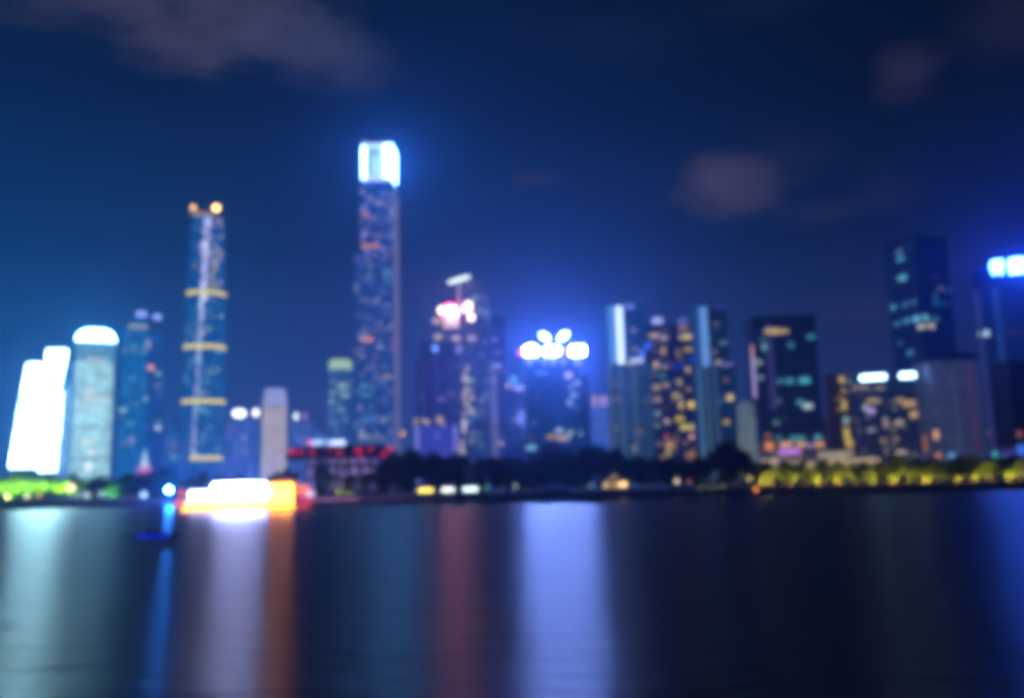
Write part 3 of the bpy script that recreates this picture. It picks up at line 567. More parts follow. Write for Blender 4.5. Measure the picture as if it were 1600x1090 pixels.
T = Tower('apartment_tower', 'apartment tower with pale blue vertical strip, right of the gold windows', 1083, 1137, 530, 540, 34)
z1, z2 = T.z(573, 1110), T.z(482, 1110)
T.wall('tall_shaft', rrect(T.w, 34), [(0, 1), (z2, 1)], facade('blue_apartment_side', (.03, .06, .09), (.06, .08, .1), 3.2, 3.1, .1, WARM, CREAM, .4, C(16, 52, 100), .34))
T.wall('lower_wing', rrect(T.w*1.12, 12), [(0, 1), (z1, 1)], RES, off=(2.6, -19.1))
for px, w, L, c_ in ((1088, 9, .35, C(40, 100, 190)), (1101, 12, .8, C(110, 165, 240)),):
    bm = NB(); a_, b_ = T.z(479, px), z1-1; box(bm, (T.x(px, 530), -17.7, (a_+b_)/2), (w*T.k, 1.2, a_-b_)); T.part('glow_strip', bm, emis(c_, L))
for px, c_ in ((1096, C(90, 160, 220)), (1108, C(80, 120, 140)), (1120, C(60, 110, 150))):
    bm = NB(); box(bm, (T.x(px, 640), -25.6, z1/2), (4, .9, z1)); T.part('lit_stair_strip', bm, emis(c_, .3))
for px, py, w, c_, L in ((1126, 483, 18, C(80, 90, 220), .6), (1136, 573, 16, C(165, 165, 255), 1.0)):
    bm = NB(); box(bm, (T.x(px, py), -20 if py > 500 else -15, T.z(py, px)+.5), (w*T.k, 2.5, 4), bev=.5); T.part('roof_lamp', bm, emis(c_, L))
T.wins([(1130, 535, 12, 6, C(160, 200, 180), .35), (1122, 566, 12, 6, CREAM, .45), (1116, 550, 8, 5, WARM, .3), (1141, 621, 10, 10, WARM, .9), (1135, 659, 11, 7, GOLD, .5), (1133, 693, 7, 7, GOLD, .3), (1127, 627, 8, 5, TEAL, .3), (1134, 593, 8, 5, ORG, .3), (1119, 505, 6, 5, WARM, .25)])
# pale pillar
T = Tower('pale_slab', 'pale grey floodlit slab with a slanted top in front of the dark office', 1153, 1182, 680, 500, 22)
z1, z2 = T.z(630, 1160), T.z(634, 1180)
T.wall('wall', rrect(T.w, 22), [(0, 1), (z2, 1)], facade('pale_slab_wall', (.2, .24, .25), (.4, .42, .42), 2.6, 3.0, .12, C(210, 225, 225), CREAM, .3, C(125, 150, 158), .5, mx=.18), CONC)  # floodlight on the slab put in as pane glow
bm = prism_bm(rrect(T.w, 22), [(z2+.003, .99), (z2+4.5, .45, .9)]); T.part('slanted_top', bm, emis(C(130, 140, 150), .35))  # top glows too, standing in for floodlight
# dark office
T = Tower('dark_office', 'broad dark navy office with gold roof sign and few teal windows', 1180, 1283, 600, 640, 46, R(-6))
NV = facade('dark_office_wall', (.015, .025, .05), (.025, .035, .06), 3.2, 3.9, .02, CREAM, TEAL, .35, C(14, 32, 84), .3)
z1 = T.z(497, 1225); zb = T.z(688, 1230)
T.wall('shaft', rrect(T.w, 46), [(0, 1), (z1, 1)], NV)
bm = NB(); box(bm, (T.w*.0, 0, z1+1.5), (T.w+.8, 46.8, 2.6)); T.part('parapet', bm, plain('navy_parapet', (.02, .04, .09)))
for py0, py1, c_, L in ((538, 552, C(255, 170, 130), .7), (553, 620, C(215, 190, 245), .85)):
    a_, b_ = T.z(py0, 1174), T.z(py1, 1174); bm = NB(); box(bm, (-T.w/2-.5, -18, (a_+b_)/2), (.9, 9, a_-b_)); T.part('glow_strip', bm, emis(c_, L))
a_ = T.z(505, 1205); b_ = T.z(640, 1205); bm = NB(); box(bm, (T.x(1205, 570), -23.3, (a_+b_)/2), (7, .5, a_-b_)); T.part('violet_strip', bm, emis(C(60, 40, 130), .3))
for px, w, h in ((1201, 12, 7), (1211, 11, 10), (1224, 16, 6)):
    bm = NB(); box(bm, (T.x(px, 517), -23.8, T.z(517, px)), (w*T.k, .8, h*T.k), bev=.2); T.part('gold_sign', bm, emis(C(225, 190, 110), .75))
T.wins([(1197, 542, 14, 11, C(160, 220, 220), .55), (1185, 566, 12, 8, C(190, 220, 190), .5), (1188, 590, 10, 7, PALEG, .35), (1236, 539, 9, 9, TEAL, .35), (1267, 526, 13, 7, TEAL, .45), (1219, 595, 12, 7, TEAL, .35), (1234, 595, 14, 9, TEAL, .5), (1257, 594, 18, 10, TEAL, .75), (1214, 626, 14, 9, C(130, 170, 170), .3), (1250, 628, 12, 8, TEAL, .5), (1262, 634, 16, 9, C(210, 235, 240), .75), (1213, 660, 10, 8, C(120, 180, 160), .4), (1200, 680, 10, 6, ORG, .35), (1217, 683, 12, 6, TEAL, .35), (1246, 684, 26, 7, TEAL, .5), (1278, 683, 12, 8, TEAL, .6), (1192, 530, 9, 5, TEAL, .3)])
# shopping podium in front of the dark office
T = Tower('shopping_podium', 'low shopping podium with orange, pink and cream lights below the dark office', 1186, 1290, 705, 590, 30, cat='building')
z1 = T.z(690, 1240); T.wall('wall', rrect(T.w, 30), [(0, 1), (z1, 1)], facade('podium_wall', (.06, .06, .08), (.2, .2, .2), 3, 4, .3, CREAM, ORG, .5, C(60, 56, 80), .4), CONC)
T.wins([(1202, 696, 14, 14, C(255, 150, 70), .8), (1228, 694, 20, 8, C(255, 195, 140), .85), (1252, 694, 16, 7, C(255, 195, 130), .85), (1280, 694, 14, 8, C(255, 170, 100), .85), (1234, 705, 36, 9, C(220, 130, 255), .9), (1266, 696, 10, 5, C(160, 160, 255), .7)])
bm = NB(); box(bm, (0, -16.2, T.z(712, 1240)), (T.w*.98, 2.2, .5)); T.part('canopy', bm, CONC)
T = Tower('lit_pavilion', 'long low cream-lit riverside hall roofs behind the yellow trees', 1188, 1375, 722, 540, 18)
zw = T.z(717, 1280)
CRM = emis(C(240, 215, 175), .6); T.wall('wall', rrect(T.w, 18), [(0, 1), (zw-1.5, 1)], facade('cream_hall_wall', (.3, .26, .2), (.5, .45, .38), 3.5, 3.8, .75, CREAM, WARM, .55, C(170, 140, 105), .5), CONC)
for px, py, w, h in ((1300, 712, 40, 14), (1320, 708, 26, 8), (1348, 720, 44, 8), (1200, 719, 22, 5), (1240, 721, 24, 4)):
    bm = NB(); x = T.x(px, py); z = T.z(py, px); box(bm, (x, 2, z), (w*T.k, 14, h*T.k), bev=.4); T.part('hall_roof', bm, emis(C(225, 205, 175), .42 if py < 715 else .8))  # cream light on the roofs put in as emission
# brown tower and block with two roof signs
T = simple('office_block', 'small dim brown block behind the podium right of the dark office', 1288, 1303, 655, 700, 24, facade('dim_brown_wall', (.05, .04, .06), (.08, .07, .09), 3, 3.5, .2, ORG, LILAC, .3, C(50, 44, 84), .3))
T = simple('brown_tower', 'slim brown apartment tower with a column of yellow windows', 1304, 1337, 584, 640, 26, facade('brown_wall', (.05, .035, .04), (.09, .065, .06), 3, 3.3, .12, GOLD, WARM, .5, C(54, 42, 70), .3), row=640)
T.wins([(1315, 593, 9, 10, GOLD, .6), (1313, 622, 18, 6, C(170, 120, 60), .5), (1319, 633, 8, 16, YW, .7), (1322, 657, 8, 14, PALEG, .5), (1323, 677, 9, 18, YW, .75), (1327, 692, 12, 14, YW, .7), (1318, 610, 8, 5, WARM, .5), (1310, 640, 5, 5, WARM, .3)])
T = Tower('sign_block', 'mid-rise block with two white roof signs left of the round building', 1338, 1434, 650, 620, 30)
z1 = T.z(592, 1385)
SB = facade('sign_block_wall', (.03, .04, .07), (.06, .07, .1), 3, 3.3, .2, WARM, COOL, .4, C(36, 46, 92), .3)
xm = T.x(1396, 640); T.wall('left_wing', rrect(xm+T.w/2-3, 30), [(0, 1), (z1, 1)], SB, off=((xm-T.w/2)/2-1.5, 0)); T.wall('right_wing', rrect(T.w/2-xm-3, 30), [(0, 1), (z1+2, 1)], SB, off=((xm+T.w/2)/2+1.5, 0)); T.wall('link', rrect(6, 24), [(0, 1), (z1-1, 1)], facade('sign_block_link', (.02, .04, .07), (.03, .05, .08), 2, 3.3, .02, amb=C(10, 40, 80), A=.3), off=(xm, 2))
for px, py, w in ((1365, 589, 42), (1418, 586, 24)):
    for q in range(int(w/8)):
        bm = NB(); box(bm, (T.x(px-w/2+8*q+4, py), -16, T.z(py, px)), (7.2*T.k, 1, 6.5*T.k), bev=.3); T.part('roof_sign', bm, emis(C(165, 215, 240), 13))
bm = NB(); box(bm, (T.x(1365, 592), -15, z1+.6), (42*T.k, .8, 2)); T.part('sign_gantry', bm, STEEL); bm = NB(); box(bm, (T.x(1418, 592), -15, z1+2.6), (24*T.k, .8, 2)); T.part('sign_gantry', bm, STEEL)
T.wins([(1360, 641, 14, 9, C(200, 170, 255), .8), (1352, 636, 8, 7, PALEG, .6), (1364, 626, 22, 6, WARM, .5), (1420, 630, 20, 11, C(240, 190, 110), .6), (1428, 647, 12, 10, C(240, 190, 110), .7), (1336, 676, 12, 12, C(170, 170, 255), .5), (1384, 660, 8, 18, C(210, 190, 190), .45), (1405, 660, 14, 8, CREAM, .4), (1345, 605, 26, 4, CREAM, .4), (1375, 606, 14, 4, CREAM, .4), (1406, 625, 12, 7, WARM, .4), (1408, 706, 16, 6, CREAM, .5), (1380, 688, 7, 7, WARM, .35), (1400, 685, 8, 6, CREAM, .3), (1360, 672, 10, 6, COOL, .35)])
T.scatter(1342, 1430, 605, 712, 24, [WARM, CREAM, COOL], .3, (3, 7), (3, 5), seed=71)
# tall navy tower seen on its corner
T = Tower('corner_tower', 'tall dark tower seen on its corner with scattered teal office lights', 1392, 1496, 540, 760, 56, R(19), cat='skyscraper')
sd = T.w/1.44; z1 = T.z(372, 1440)
NVT = facade('corner_tower_wall', (.012, .03, .06), (.02, .035, .06), 3.2, 4, .04, CREAM, TEAL, .4, C(10, 34, 90), .3)
T.wall('shaft', rrect(sd, sd), [(0, 1), (z1, 1)], NVT)
bm = NB()
for a in (-1, 1): box(bm, (a*(sd/2), 0, z1+.5), (.8, sd+.8, 5)); box(bm, (0, a*(sd/2), z1+.45), (sd-.9, .8, 4.9))
T.part('parapet', bm, plain('navy_parapet_b', (.015, .03, .07)))
T.wins([(1407, 404, 16, 8, C(90, 200, 205), .55), (1405, 393, 14, 7, C(130, 170, 160), .35), (1410, 434, 18, 9, C(110, 215, 225), .7), (1396, 480, 12, 9, C(80, 190, 210), .6), (1415, 476, 14, 8, C(70, 160, 200), .45), (1428, 472, 9, 7, TEAL, .35), (1402, 506, 16, 7, C(60, 150, 190), .5), (1417, 501, 14, 8, C(80, 190, 215), .6), (1432, 498, 14, 9, C(120, 215, 245), .9), (1446, 496, 12, 9, C(120, 215, 245), .8), (1462, 498, 16, 7, C(60, 150, 180), .5), (1440, 510, 16, 7, C(235, 225, 195), .8), (1455, 509, 14, 7, C(235, 225, 195), .8), (1470, 451, 12, 7, C(140, 130, 110), .4), (1483, 453, 10, 6, C(60, 110, 150), .35), (1463, 473, 14, 9, C(20, 120, 190), .45), (1477, 475, 9, 7, C(40, 120, 160), .35), (1422, 551, 13, 9, C(80, 160, 200), .6), (1407, 536, 9, 8, C(50, 120, 180), .4), (1461, 462, 6, 8, TEAL, .25)])
# round ribbed building
T = Tower('round_building', 'broad round ribbed concrete building with dark cap and amber lights at its foot', 1430, 1536, 640, 600, 60)
zt = T.z(562, 1485); z2 = T.z(549, 1485)
T.wall('drum', ell(T.w, 60), [(0, 1), (zt, 1)], facade('round_wall', (.08, .09, .12), (.22, .23, .26), 2.4, 3.2, .03, LILAC, COOL, .2, C(70, 80, 122), .6, mx=.22, my=.3), CONC)
T.part('cap', prism_bm(ell(T.w, 60), [(zt+.003, 1.01), (z2-1, 1.01), (z2, .9)]), plain('navy_cap', (.02, .05, .12)))
for px, py, w, h, c_, L in ((1463, 679, 8, 14, C(255, 190, 120), .9), (1467, 711, 10, 7, C(240, 150, 30), .7), (1446, 693, 10, 30, C(230, 145, 60), .4), (1487, 712, 10, 9, C(110, 200, 255), .75), (1441, 714, 7, 10, C(150, 160, 255), .4)): T.win(px, py, w, h, c_, L, 'wall_lamp', .5)
for px, c_, L in ((1450, C(70, 130, 160), .16), (1495, C(110, 140, 200), .12), (1521, C(150, 50, 130), .22)):
    T.win(px, 640, 5, 140, c_, L, 'glow_strip')
# right-hand sign tower
T = Tower('sign_skyscraper', 'wide dark tower at the right edge with blazing blue-white roof characters', 1533, 1660, 560, 640, 50, cat='skyscraper')
z1, z2 = T.z(436, 1560), T.z(416, 1560)
T.wall('shaft', rrect(T.w, 50), [(0, 1), (z1, 1)], facade('sign_skyscraper_wall', (.02, .035, .07), (.05, .06, .1), 3.2, 4, .02, COOL, LILAC, .3, C(24, 46, 104), .36))
bm = NB(); box(bm, (0, 0, (z1+z2)/2+.05), (T.w+2, 52, z2-z1)); T.part('parapet', bm, plain('blue_parapet', (.015, .04, .12)))
for px, w, c_, L in ((1537, 6, C(70, 70, 140), .35), (1566, 10, C(18, 70, 140), .4)):
    bm = NB(); box(bm, (T.x(px, 560), -25.4, z1*.48), (w*T.k, .7, z1*.94)); T.part('glow_strip', bm, emis(c_, L))
BS = (.03, .12, 1); YS = -T.d/2-2.2
bm = NB(); xg0, xg1 = T.x(1545, 420), T.x(1662, 420)
for i in range(8): box(bm, (xg0+(xg1-xg0)*i/7, YS+1.2, (z1+z2)/2+4), (.8, .8, 16))
box(bm, ((xg0+xg1)/2, YS+.6, (z1+z2)/2+4), (xg1-xg0, .5, 1)); T.gantry = T.part('sign_gantry', bm, STEEL)
def stroke(px, py, w, h, tilt=0, dy=0): return signbar(T, px, 415+(py-415)*.8, w*.8 if w > 6 else 2.2, h*.75 if h > 6 else 2.2, BS, 190, 'sign_stroke', tilt, y=YS-dy)
stroke(1558, 409, 20, 4); stroke(1558, 417, 24, 4); stroke(1555, 424, 4, 17, 25, .5); stroke(1562, 425, 4, 16, -25, .5); stroke(1558, 412, 4, 10, 0, .9)   # the character tian
for q in ((1590, 404, 24, 4), (1590, 412, 26, 4), (1590, 420, 26, 4), (1590, 427, 28, 4)): stroke(*q)
for q in ((1579, 414, 4, 20), (1590, 414, 4, 26), (1601, 414, 4, 20)): stroke(*q, 0, .5)
for px in (1620, 1648):
    for q in ((px, 402, 24, 4), (px, 412, 24, 4), (px, 422, 24, 4)): stroke(*q)
    for q in ((px-9, 412, 4, 22), (px+9, 412, 4, 22)): stroke(*q, 0, .5)
T.wins([(1537, 521, 16, 9, C(200, 235, 255), 1.0), (1548, 677, 7, 7, ORG, .3), (1585, 520, 30, 2.5, C(90, 80, 90), .3), (1541, 626, 5, 12, C(60, 90, 220), .5)])
T = simple('dark_block', 'black unlit block at the right edge in front of the sign tower', 1578, 1650, 562, 560, 30, facade('black_block_wall', (.01, .014, .025), (.02, .025, .04), 3, 3.5, .02, ORG, WARM, .4, C(12, 20, 46), .2), row=640)
T.wins([(1593, 678, 9, 10, C(200, 120, 50), .4)])
T = simple('shop_block', 'low shop block with blue and violet screens at the right edge behind trees', 1545, 1625, 700, 540, 16, facade('shop_block_wall', (.04, .05, .09), (.08, .09, .12), 3, 3.5, .3, COOL, LILAC, .4, C(20, 50, 100), .4), row=710)
T.wins([(1597, 702, 13, 16, C(60, 120, 255), .9), (1575, 706, 18, 10, C(70, 50, 160), .7), (1555, 710, 9, 12, TEAL, .6), (1568, 716, 6, 10, C(120, 200, 230), .5), (1579, 725, 9, 6, C(190, 30, 50), .6)])

# ------------------------------------------------------------------ grandstand and low things on the far bank
for px0, px1, c_, L in ((488, 560, C(215, 140, 200), .42), (560, 640, C(120, 70, 130), .3), (640, 700, C(70, 45, 80), .25), (180, 262, C(85, 70, 165), .4), (118, 180, C(60, 62, 120), .25)):  # added strips: lilac and purple light spilt on the wall, put in as glow
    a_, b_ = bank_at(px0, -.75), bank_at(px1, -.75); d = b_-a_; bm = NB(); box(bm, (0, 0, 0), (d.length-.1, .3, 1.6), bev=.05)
    o = obj('glow_strip', bm, emis(c_, L), bpy.data.objects['embankment_wall']); o.location = (a_+b_)/2+Vector((0, 0, -1.4)); o.rotation_euler.z = math.atan2(d.y, d.x)
T = Tower('grandstand', 'low grandstand with red lamps along its dark roof and pale lilac columns', 446, 612, 730, 430, 40, cat='grandstand')
zr0, zr1 = T.z(716, 520), T.z(697, 560)
T.wall('wall', rrect(T.w*.7, 26), [(0, 1), (zr0, 1)], facade('grandstand_wall', (.2, .18, .25), (.35, .3, .4), 5, 9, .45, LILAC, C(220, 190, 230), .25, C(120, 100, 170), .42), CONC, off=(4, 4))
T.part('roof', prism_bm(rrect(T.w, 40), [(zr0+.003, .98), (zr0+2, 1), (zr1-2, .96), (zr1+1, .8)]), plain('dark_violet_roof', (.06, .05, .12)))
PCOL = plain('pale_column', (.55, .5, .6))
for i in range(9):
    bm = NB(); cyl(bm, (-T.w*.4+T.w*.1*i, -12, 0), (-T.w*.4+T.w*.1*i, -14, zr0), 1.0, .8, 8); T.part('column', bm, PCOL)
for px, py, w, h in ((456, 705, 12, 9), (470, 706, 10, 5), (488, 706, 6, 7), (516, 702, 5, 5), (530, 706, 6, 9), (560, 703, 10, 8), (579, 701, 8, 6), (563, 711, 6, 6), (600, 709, 9, 8), (610, 700, 10, 9), (632, 701, 6, 6)):
    if px < 625:
        bm = NB(); box(bm, (0, 0, 0), (w*.85*T.k, 1.4, h*.75*T.k), bev=.3); o = T.part('red_lamp', bm, emis(C(240, 10, 60), .95)); o.location = (T.x(px, py), -20.4, T.z(py, px))
T = simple('screen_building', 'low building with a white glowing roof screen and pink lamp behind the grandstand', 478, 545, 697, 520, 20, HZ, row=700, gear=False)
for px, w, c_, L in ((485, 9, C(255, 130, 200), 1.2), (496, 14, C(170, 205, 255), 1.6), (512, 12, C(150, 190, 255), 1.2), (528, 22, C(190, 210, 255), 2.2)):
    bm = NB(); box(bm, (T.x(px, 690), -10.6, T.z(691, px)), (w*T.k, 1, 7*T.k), bev=.3); T.part('roof_screen', bm, emis(c_, L))
T = Tower('white_spire', 'small white floodlit spire with pink lit base behind the dark trees', 214, 238, 732, 440, 6, cat='spire')
z0 = T.z(738); z = T.z(729); za = T.z(699)
T.part('lower_wall', prism_bm(rrect(T.w, 6), [(0, 1), (z0, 1)]), DARKC); T.part('base', prism_bm(rrect(T.w, 6), [(z0+.003, 1), (z, .95)]), emis(C(225, 120, 205), .7)); T.part('body', prism_bm(rrect(T.w*.5, 4), [(z+.003, 1), (z+2.4, .9)]), emis(C(235, 225, 255), .9)); T.part('spire', prism_bm(ell(T.w*.42, 3, 8), [(z+2.41, 1), (za, .06)]), emis(C(190, 225, 240), .7))  # floodlight on base, body and spire put in as their own glow

def thing_at(name, label, cat, px, off, group=None, row=760):
    q = bank_at(px, off, row); o = thing(name, label, cat, q, 0, group); o.rotation_euler.z = math.atan2(-q.x, q.y); return o, q.y/FPX
def kiosk(px, w, col, L, label, tint):
    o, k = thing_at('kiosk', label, 'kiosk', px, 9, 'lit riverside kiosks'); W_ = w*k
    bm = NB(); box(bm, (0, 0, .15), (W_+1, 3.4, .3)); obj('base', bm, CONC, o)
    bm = NB(); box(bm, (0, 1.3, 1.7), (W_, .2, 2.8)); box(bm, (-W_/2, 0, 1.7), (.2, 2.4, 2.8)); box(bm, (W_/2, 0, 1.7), (.2, 2.4, 2.8)); obj('wall', bm, WHITEP, o)
    bm = NB(); box(bm, (0, -1.2, .9), (W_*.96, .3, 1.1)); obj('counter', bm, WHITEP, o)
    obj('roof', prism_bm(rrect(W_+2, 4.4), [(3.2, 1), (3.5, 1), (4.4, .55)]), plain(tint+'_canvas', (.5, .45, .3)), o)
    bm = NB(); box(bm, (0, .9, 2.3), (W_*.9, .3, 1.4)); obj('light_panel', bm, emis(col, L), o)
    bm = NB(); box(bm, (0, -2.25, 3.0), (W_*.9, .2, .5)); obj('fascia_light', bm, emis(col, L), o)
kiosk(665, 24, C(250, 225, 100), 3.2, 'kiosk glowing yellow under the dark trees, leftmost of three', 'yellow')
kiosk(700, 20, C(235, 240, 235), 3.0, 'small white-lit kiosk between the yellow kiosk and the larger white one', 'white')
kiosk(735, 24, C(215, 245, 245), 3.2, 'white-lit kiosk below the pale pillar in the dark trees', 'pale')
o, k = thing_at('stone_pillar', 'dim pinkish stone pillar standing among the dark trees above the kiosks', 'pillar', 733, 14)
bm = NB(); box(bm, (0, 0, .6), (8, 5, 1.2)); obj('plinth', bm, CONC, o); obj('shaft', prism_bm(rrect(6, 3), [(1.203, 1), (14, .85), (16, .6)]), plain('pink_stone', (.45, .38, .38)), o)
# golden pavilion
o, k = thing_at('pavilion', 'golden floodlit two-tier pavilion on the embankment beneath dark trees', 'pavilion', 961, 6); o.scale = (.92,)*3
bm = NB(); box(bm, (0, 0, .4), (17, 8, .8)); obj('base', bm, CONC, o)
for i in range(6):
    bm = NB(); cyl(bm, (-7+2.8*i, -2.6, .8), (-7+2.8*i, -2.6, 5), .28, .25, 8); obj('column', bm, WHITEP, o)
bm = NB(); box(bm, (0, 2, 2.9), (14, .4, 4.2)); obj('wall', bm, plain('gold_wall', (.6, .45, .25)), o)
obj('lower_roof', prism_bm(rrect(18, 9), [(5, 1), (5.3, 1), (7.2, .45)]), plain('gold_roof', (.5, .36, .2)), o)
bm = NB(); box(bm, (0, 0, 8), (6, 3.5, 1.8)); obj('upper_room', bm, plain('gold_upper_wall', (.6, .45, .25)), o)
obj('upper_roof', prism_bm(rrect(8, 5.5), [(8.9, 1), (9.2, 1), (11.5, .05)]), plain('gold_roof_b', (.5, .36, .2)), o)
for x, z, w, L in ((-5, 3, 3, 1.2), (0, 3.2, 2.4, .7), (4.6, 3.4, 4.6, 2.8), (0, 8, 3, .6), (-2.5, 5.9, 4, .45)):
    bm = NB(); box(bm, (x, -1.95 if z < 7 and z != 5.9 else -4.0 if z == 5.9 else -1.9, z), (w, .3, 2.4 if z < 5 else 1)); obj('lit_panel', bm, emis(C(255, 214, 140), L), o)
# dark temple roof among the trees, blue awning
T = Tower('temple_hall', 'dim hall with a broad dark red tiled roof among the dark trees', 820, 905, 715, 425, 20, cat='hall')
z0 = T.z(722, 862); z1 = T.z(710, 862); T.wall('wall', rrect(T.w*.8, 14), [(0, 1), (z0, 1)], plain('hall_wall', (.2, .13, .13))); T.part('roof', prism_bm(rrect(T.w, 20), [(z0+.003, 1), (z0+.6, 1), (z1, .75, .3)]), plain('hall_tile', (.25, .11, .13))); T.part('ridge_tower', prism_bm(rrect(T.w*.42, 7), [(z1+.003, 1), (z1+4, 1.05), (T.z(694, 862), .5)]), DARKC)
o, k = thing_at('awning_stall', 'low stall under a glowing blue awning at the water edge', 'stall', 868, 3)
W_ = 40*k
for x in (-1, 0, 1):
    bm = NB(); cyl(bm, (x*W_*.45, 0, 0), (x*W_*.45, 0, 2.3), .1, .1, 6); obj('post', bm, STEEL, o)
obj('awning', prism_bm(rrect(W_, 3), [(2.3, 1), (2.6, 1), (3.3, .7)]), emis(C(30, 70, 190), .35), o)  # blue light on the cloth put in as emission
bm = NB(); box(bm, (0, .6, .5), (W_*.8, .8, 1)); obj('counter', bm, DARKM, o)

# ------------------------------------------------------------------ lamps on the promenade
def lamp(px, hgt, off, col, L, r, label, name='street_lamp', row=760):
    o, k = thing_at(name, label, 'street lamp', px, off, 'promenade lamps'); hgt *= hf(px); r *= hf(px)
    bm = NB(); cyl(bm, (0, 0, 0), (0, 0, .5), .25, .18, 8); cyl(bm, (0, 0, .5), (0, 0, hgt-r*.9), .1, .07, 8); obj('post', bm, DARKM, o)
    bm = NB(); sph(bm, (0, 0, hgt), (r, r, r), 7); obj('globe', bm, emis(col, L), o); return o
for px, h, off, col, L, r, lab in [
    (12, 2.2, 4, C(255, 240, 200), 1.8, .8, 'cream globe lamp below the lit green trees, furthest left on the promenade'),
    (43, 2.2, 4, C(255, 240, 210), 1.8, .8, 'cream globe lamp below the white glowing building'),
    (62, 2.4, 4, C(255, 180, 80), 1.0, .7, 'small amber lamp between two cream ones under the green trees'),
    (111, 5.6, 5, C(255, 225, 180), 1.8, 1.6, 'large cream lamp at the right end of the bright green trees'),
    (137, 2.4, 4, C(215, 235, 215), .9, 1.2, 'dim greenish lamp just right of the large cream lamp'),
    (160, 3.0, 4, C(190, 235, 200), .8, .9, 'pale green lamp beside the single green lit bush tree'),
    (225, 2.2, 4, C(205, 235, 235), 1.0, 1.5, 'pale wide lamp left of the intense blue lamp'),
    (760, 3.2, 5, C(90, 210, 130), .9, .8, 'small green lamp right of the white kiosks'),
    (806, 3.6, 5, C(215, 225, 180), .8, 1.0, 'pale lamp alone below the dark trees left of the blue awning'),
    (924, 3.4, 5, C(150, 220, 230), .7, .9, 'pale blue lamp just left of the golden pavilion'),
    (1058, 4.6, 5, C(255, 232, 180), 1.5, 1.3, 'cream lamp in the dark gap right of the golden pavilion'),
    (1077, 4.2, 5, C(230, 140, 50), .7, .9, 'dim orange lamp right beside the cream lamp under the dark trees'),
    (1172, 5.4, 5, C(255, 220, 140), 1.1, 1.2, 'warm lamp at the left end of the yellow lit tree row'),
]: lamp(px, h, off, col, L, r, lab)
o = lamp(264, 4.2, -1.2, (.02, .2, 1), 5000, .55, 'intense blue-white lamp at the water edge left of the cruise ship', 'pier_lamp')
for i, px in enumerate((1095, 1112, 1128)):
    o, k = thing_at('planter', 'pale green lit planter under the dark trees, number' .replace(', number', '')+(' left of two others', ' in the middle of three', ' nearest the yellow trees')[i], 'planter', px, 5, 'lit planters')
    bm = NB(); box(bm, (0, 0, .4), (5, 1.4, .8), bev=.08); obj('tub', bm, CONC, o)
    bm = NB(); r = random.Random(i)
    for _ in range(120):
        c = Vector((r.uniform(-2.2, 2.2), r.uniform(-.6, .6), .8+r.random()**.7*1.8)); s_ = .25
        vs = [bm.verts.new(c+Vector((r.uniform(-s_, s_), r.uniform(-s_, s_), r.uniform(-s_, s_)))) for _ in range(3)]; bm.faces.new(vs)
    obj('foliage', bm, LEAFB, o)
    lt = bpy.data.lights.new('planter_light', 'POINT'); lt.energy = 160; lt.color = C(225, 230, 140); lt.shadow_soft_size = .3
    lo = bpy.data.objects.new('planter_light', lt); COL.objects.link(lo); lo.parent = o; lo.location = (0, -2, 1.2)

# ------------------------------------------------------------------ trees
def tree_meshes(seed, h, spread, n, leaf, crown_from=.1):
    r = random.Random(seed); bm = NB()
    lobes = []
    for i in range(9):
        a = r.uniform(0, 2*math.pi); q = r.uniform(.1, .75)*spread; zc = h*r.uniform(crown_from+.14, .86)
        q *= 1.0-max(0, (zc/h-.62))*1.6
        lobes.append((Vector((q*math.cos(a), q*math.sin(a), zc)), r.uniform(.3, .5)*spread))
    cyl(bm, (0, 0, 0), (0, 0, h*.35), h*.03, h*.02, 8); cyl(bm, (0, 0, h*.35), (0, 0, h*.72), h*.02, h*.006, 7)
    for c, rr in lobes[:7]: cyl(bm, (0, 0, h*r.uniform(.25, .42)), c, h*.012, h*.004, 6)
    tm = bpy.data.meshes.new('trunk'); bm.to_mesh(tm); bm.free(); tm.materials.append(BARK)
    bm = NB()
    for i in range(n):
        c, rr = r.choice(lobes); d = Vector((r.gauss(0, 1), r.gauss(0, 1), r.gauss(0, .8))).normalized()
        p_ = c+d*rr*(r.random()**.45); s_ = r.uniform(.35, .8)*leaf
        ax = Vector((r.gauss(0, 1), r.gauss(0, 1), r.gauss(0, 1))).normalized(); bx_ = ax.orthogonal().normalized()*s_; cx_ = ax.cross(bx_).normalized()*s_*.7
        bm.faces.new([bm.verts.new(p_+bx_), bm.verts.new(p_+cx_), bm.verts.new(p_-bx_), bm.verts.new(p_-cx_)])
    cm = bpy.data.meshes.new('crown'); bm.to_mesh(cm); bm.free()
    return tm, cm
BIG = [tree_meshes(s_, 20, 8.5, 2200, 1.3) for s_ in (1, 2, 3, 4)]
for tm, cm in BIG: cm.materials.append(LEAF)
SMALL = [tree_meshes(s_, 10, 3.9, 1300, .75, .1) for s_ in (11, 12, 13, 14)]
for tm, cm in SMALL: cm.materials.append(LEAFB)
def tree(kind, i, loc, h, label, group, rz):
    ms = (BIG if kind == 'big' else SMALL); tm, cm = ms[i % len(ms)]; s_ = h/(20 if kind == 'big' else 10)
    o = thing('broadleaf_tree', label, 'tree', loc, rz, group); o.scale = (s_, s_, s_)
    for nm, me in (('trunk', tm), ('crown', cm)):
        c = bpy.data.objects.new(nm, me); COL.objects.link(c); c.parent = o
    return o
ORD = 'first second third fourth fifth sixth seventh eighth ninth tenth eleventh twelfth thirteenth fourteenth fifteenth sixteenth seventeenth eighteenth nineteenth twentieth twenty-first twenty-second twenty-third twenty-fourth twenty-fifth twenty-sixth'.split()
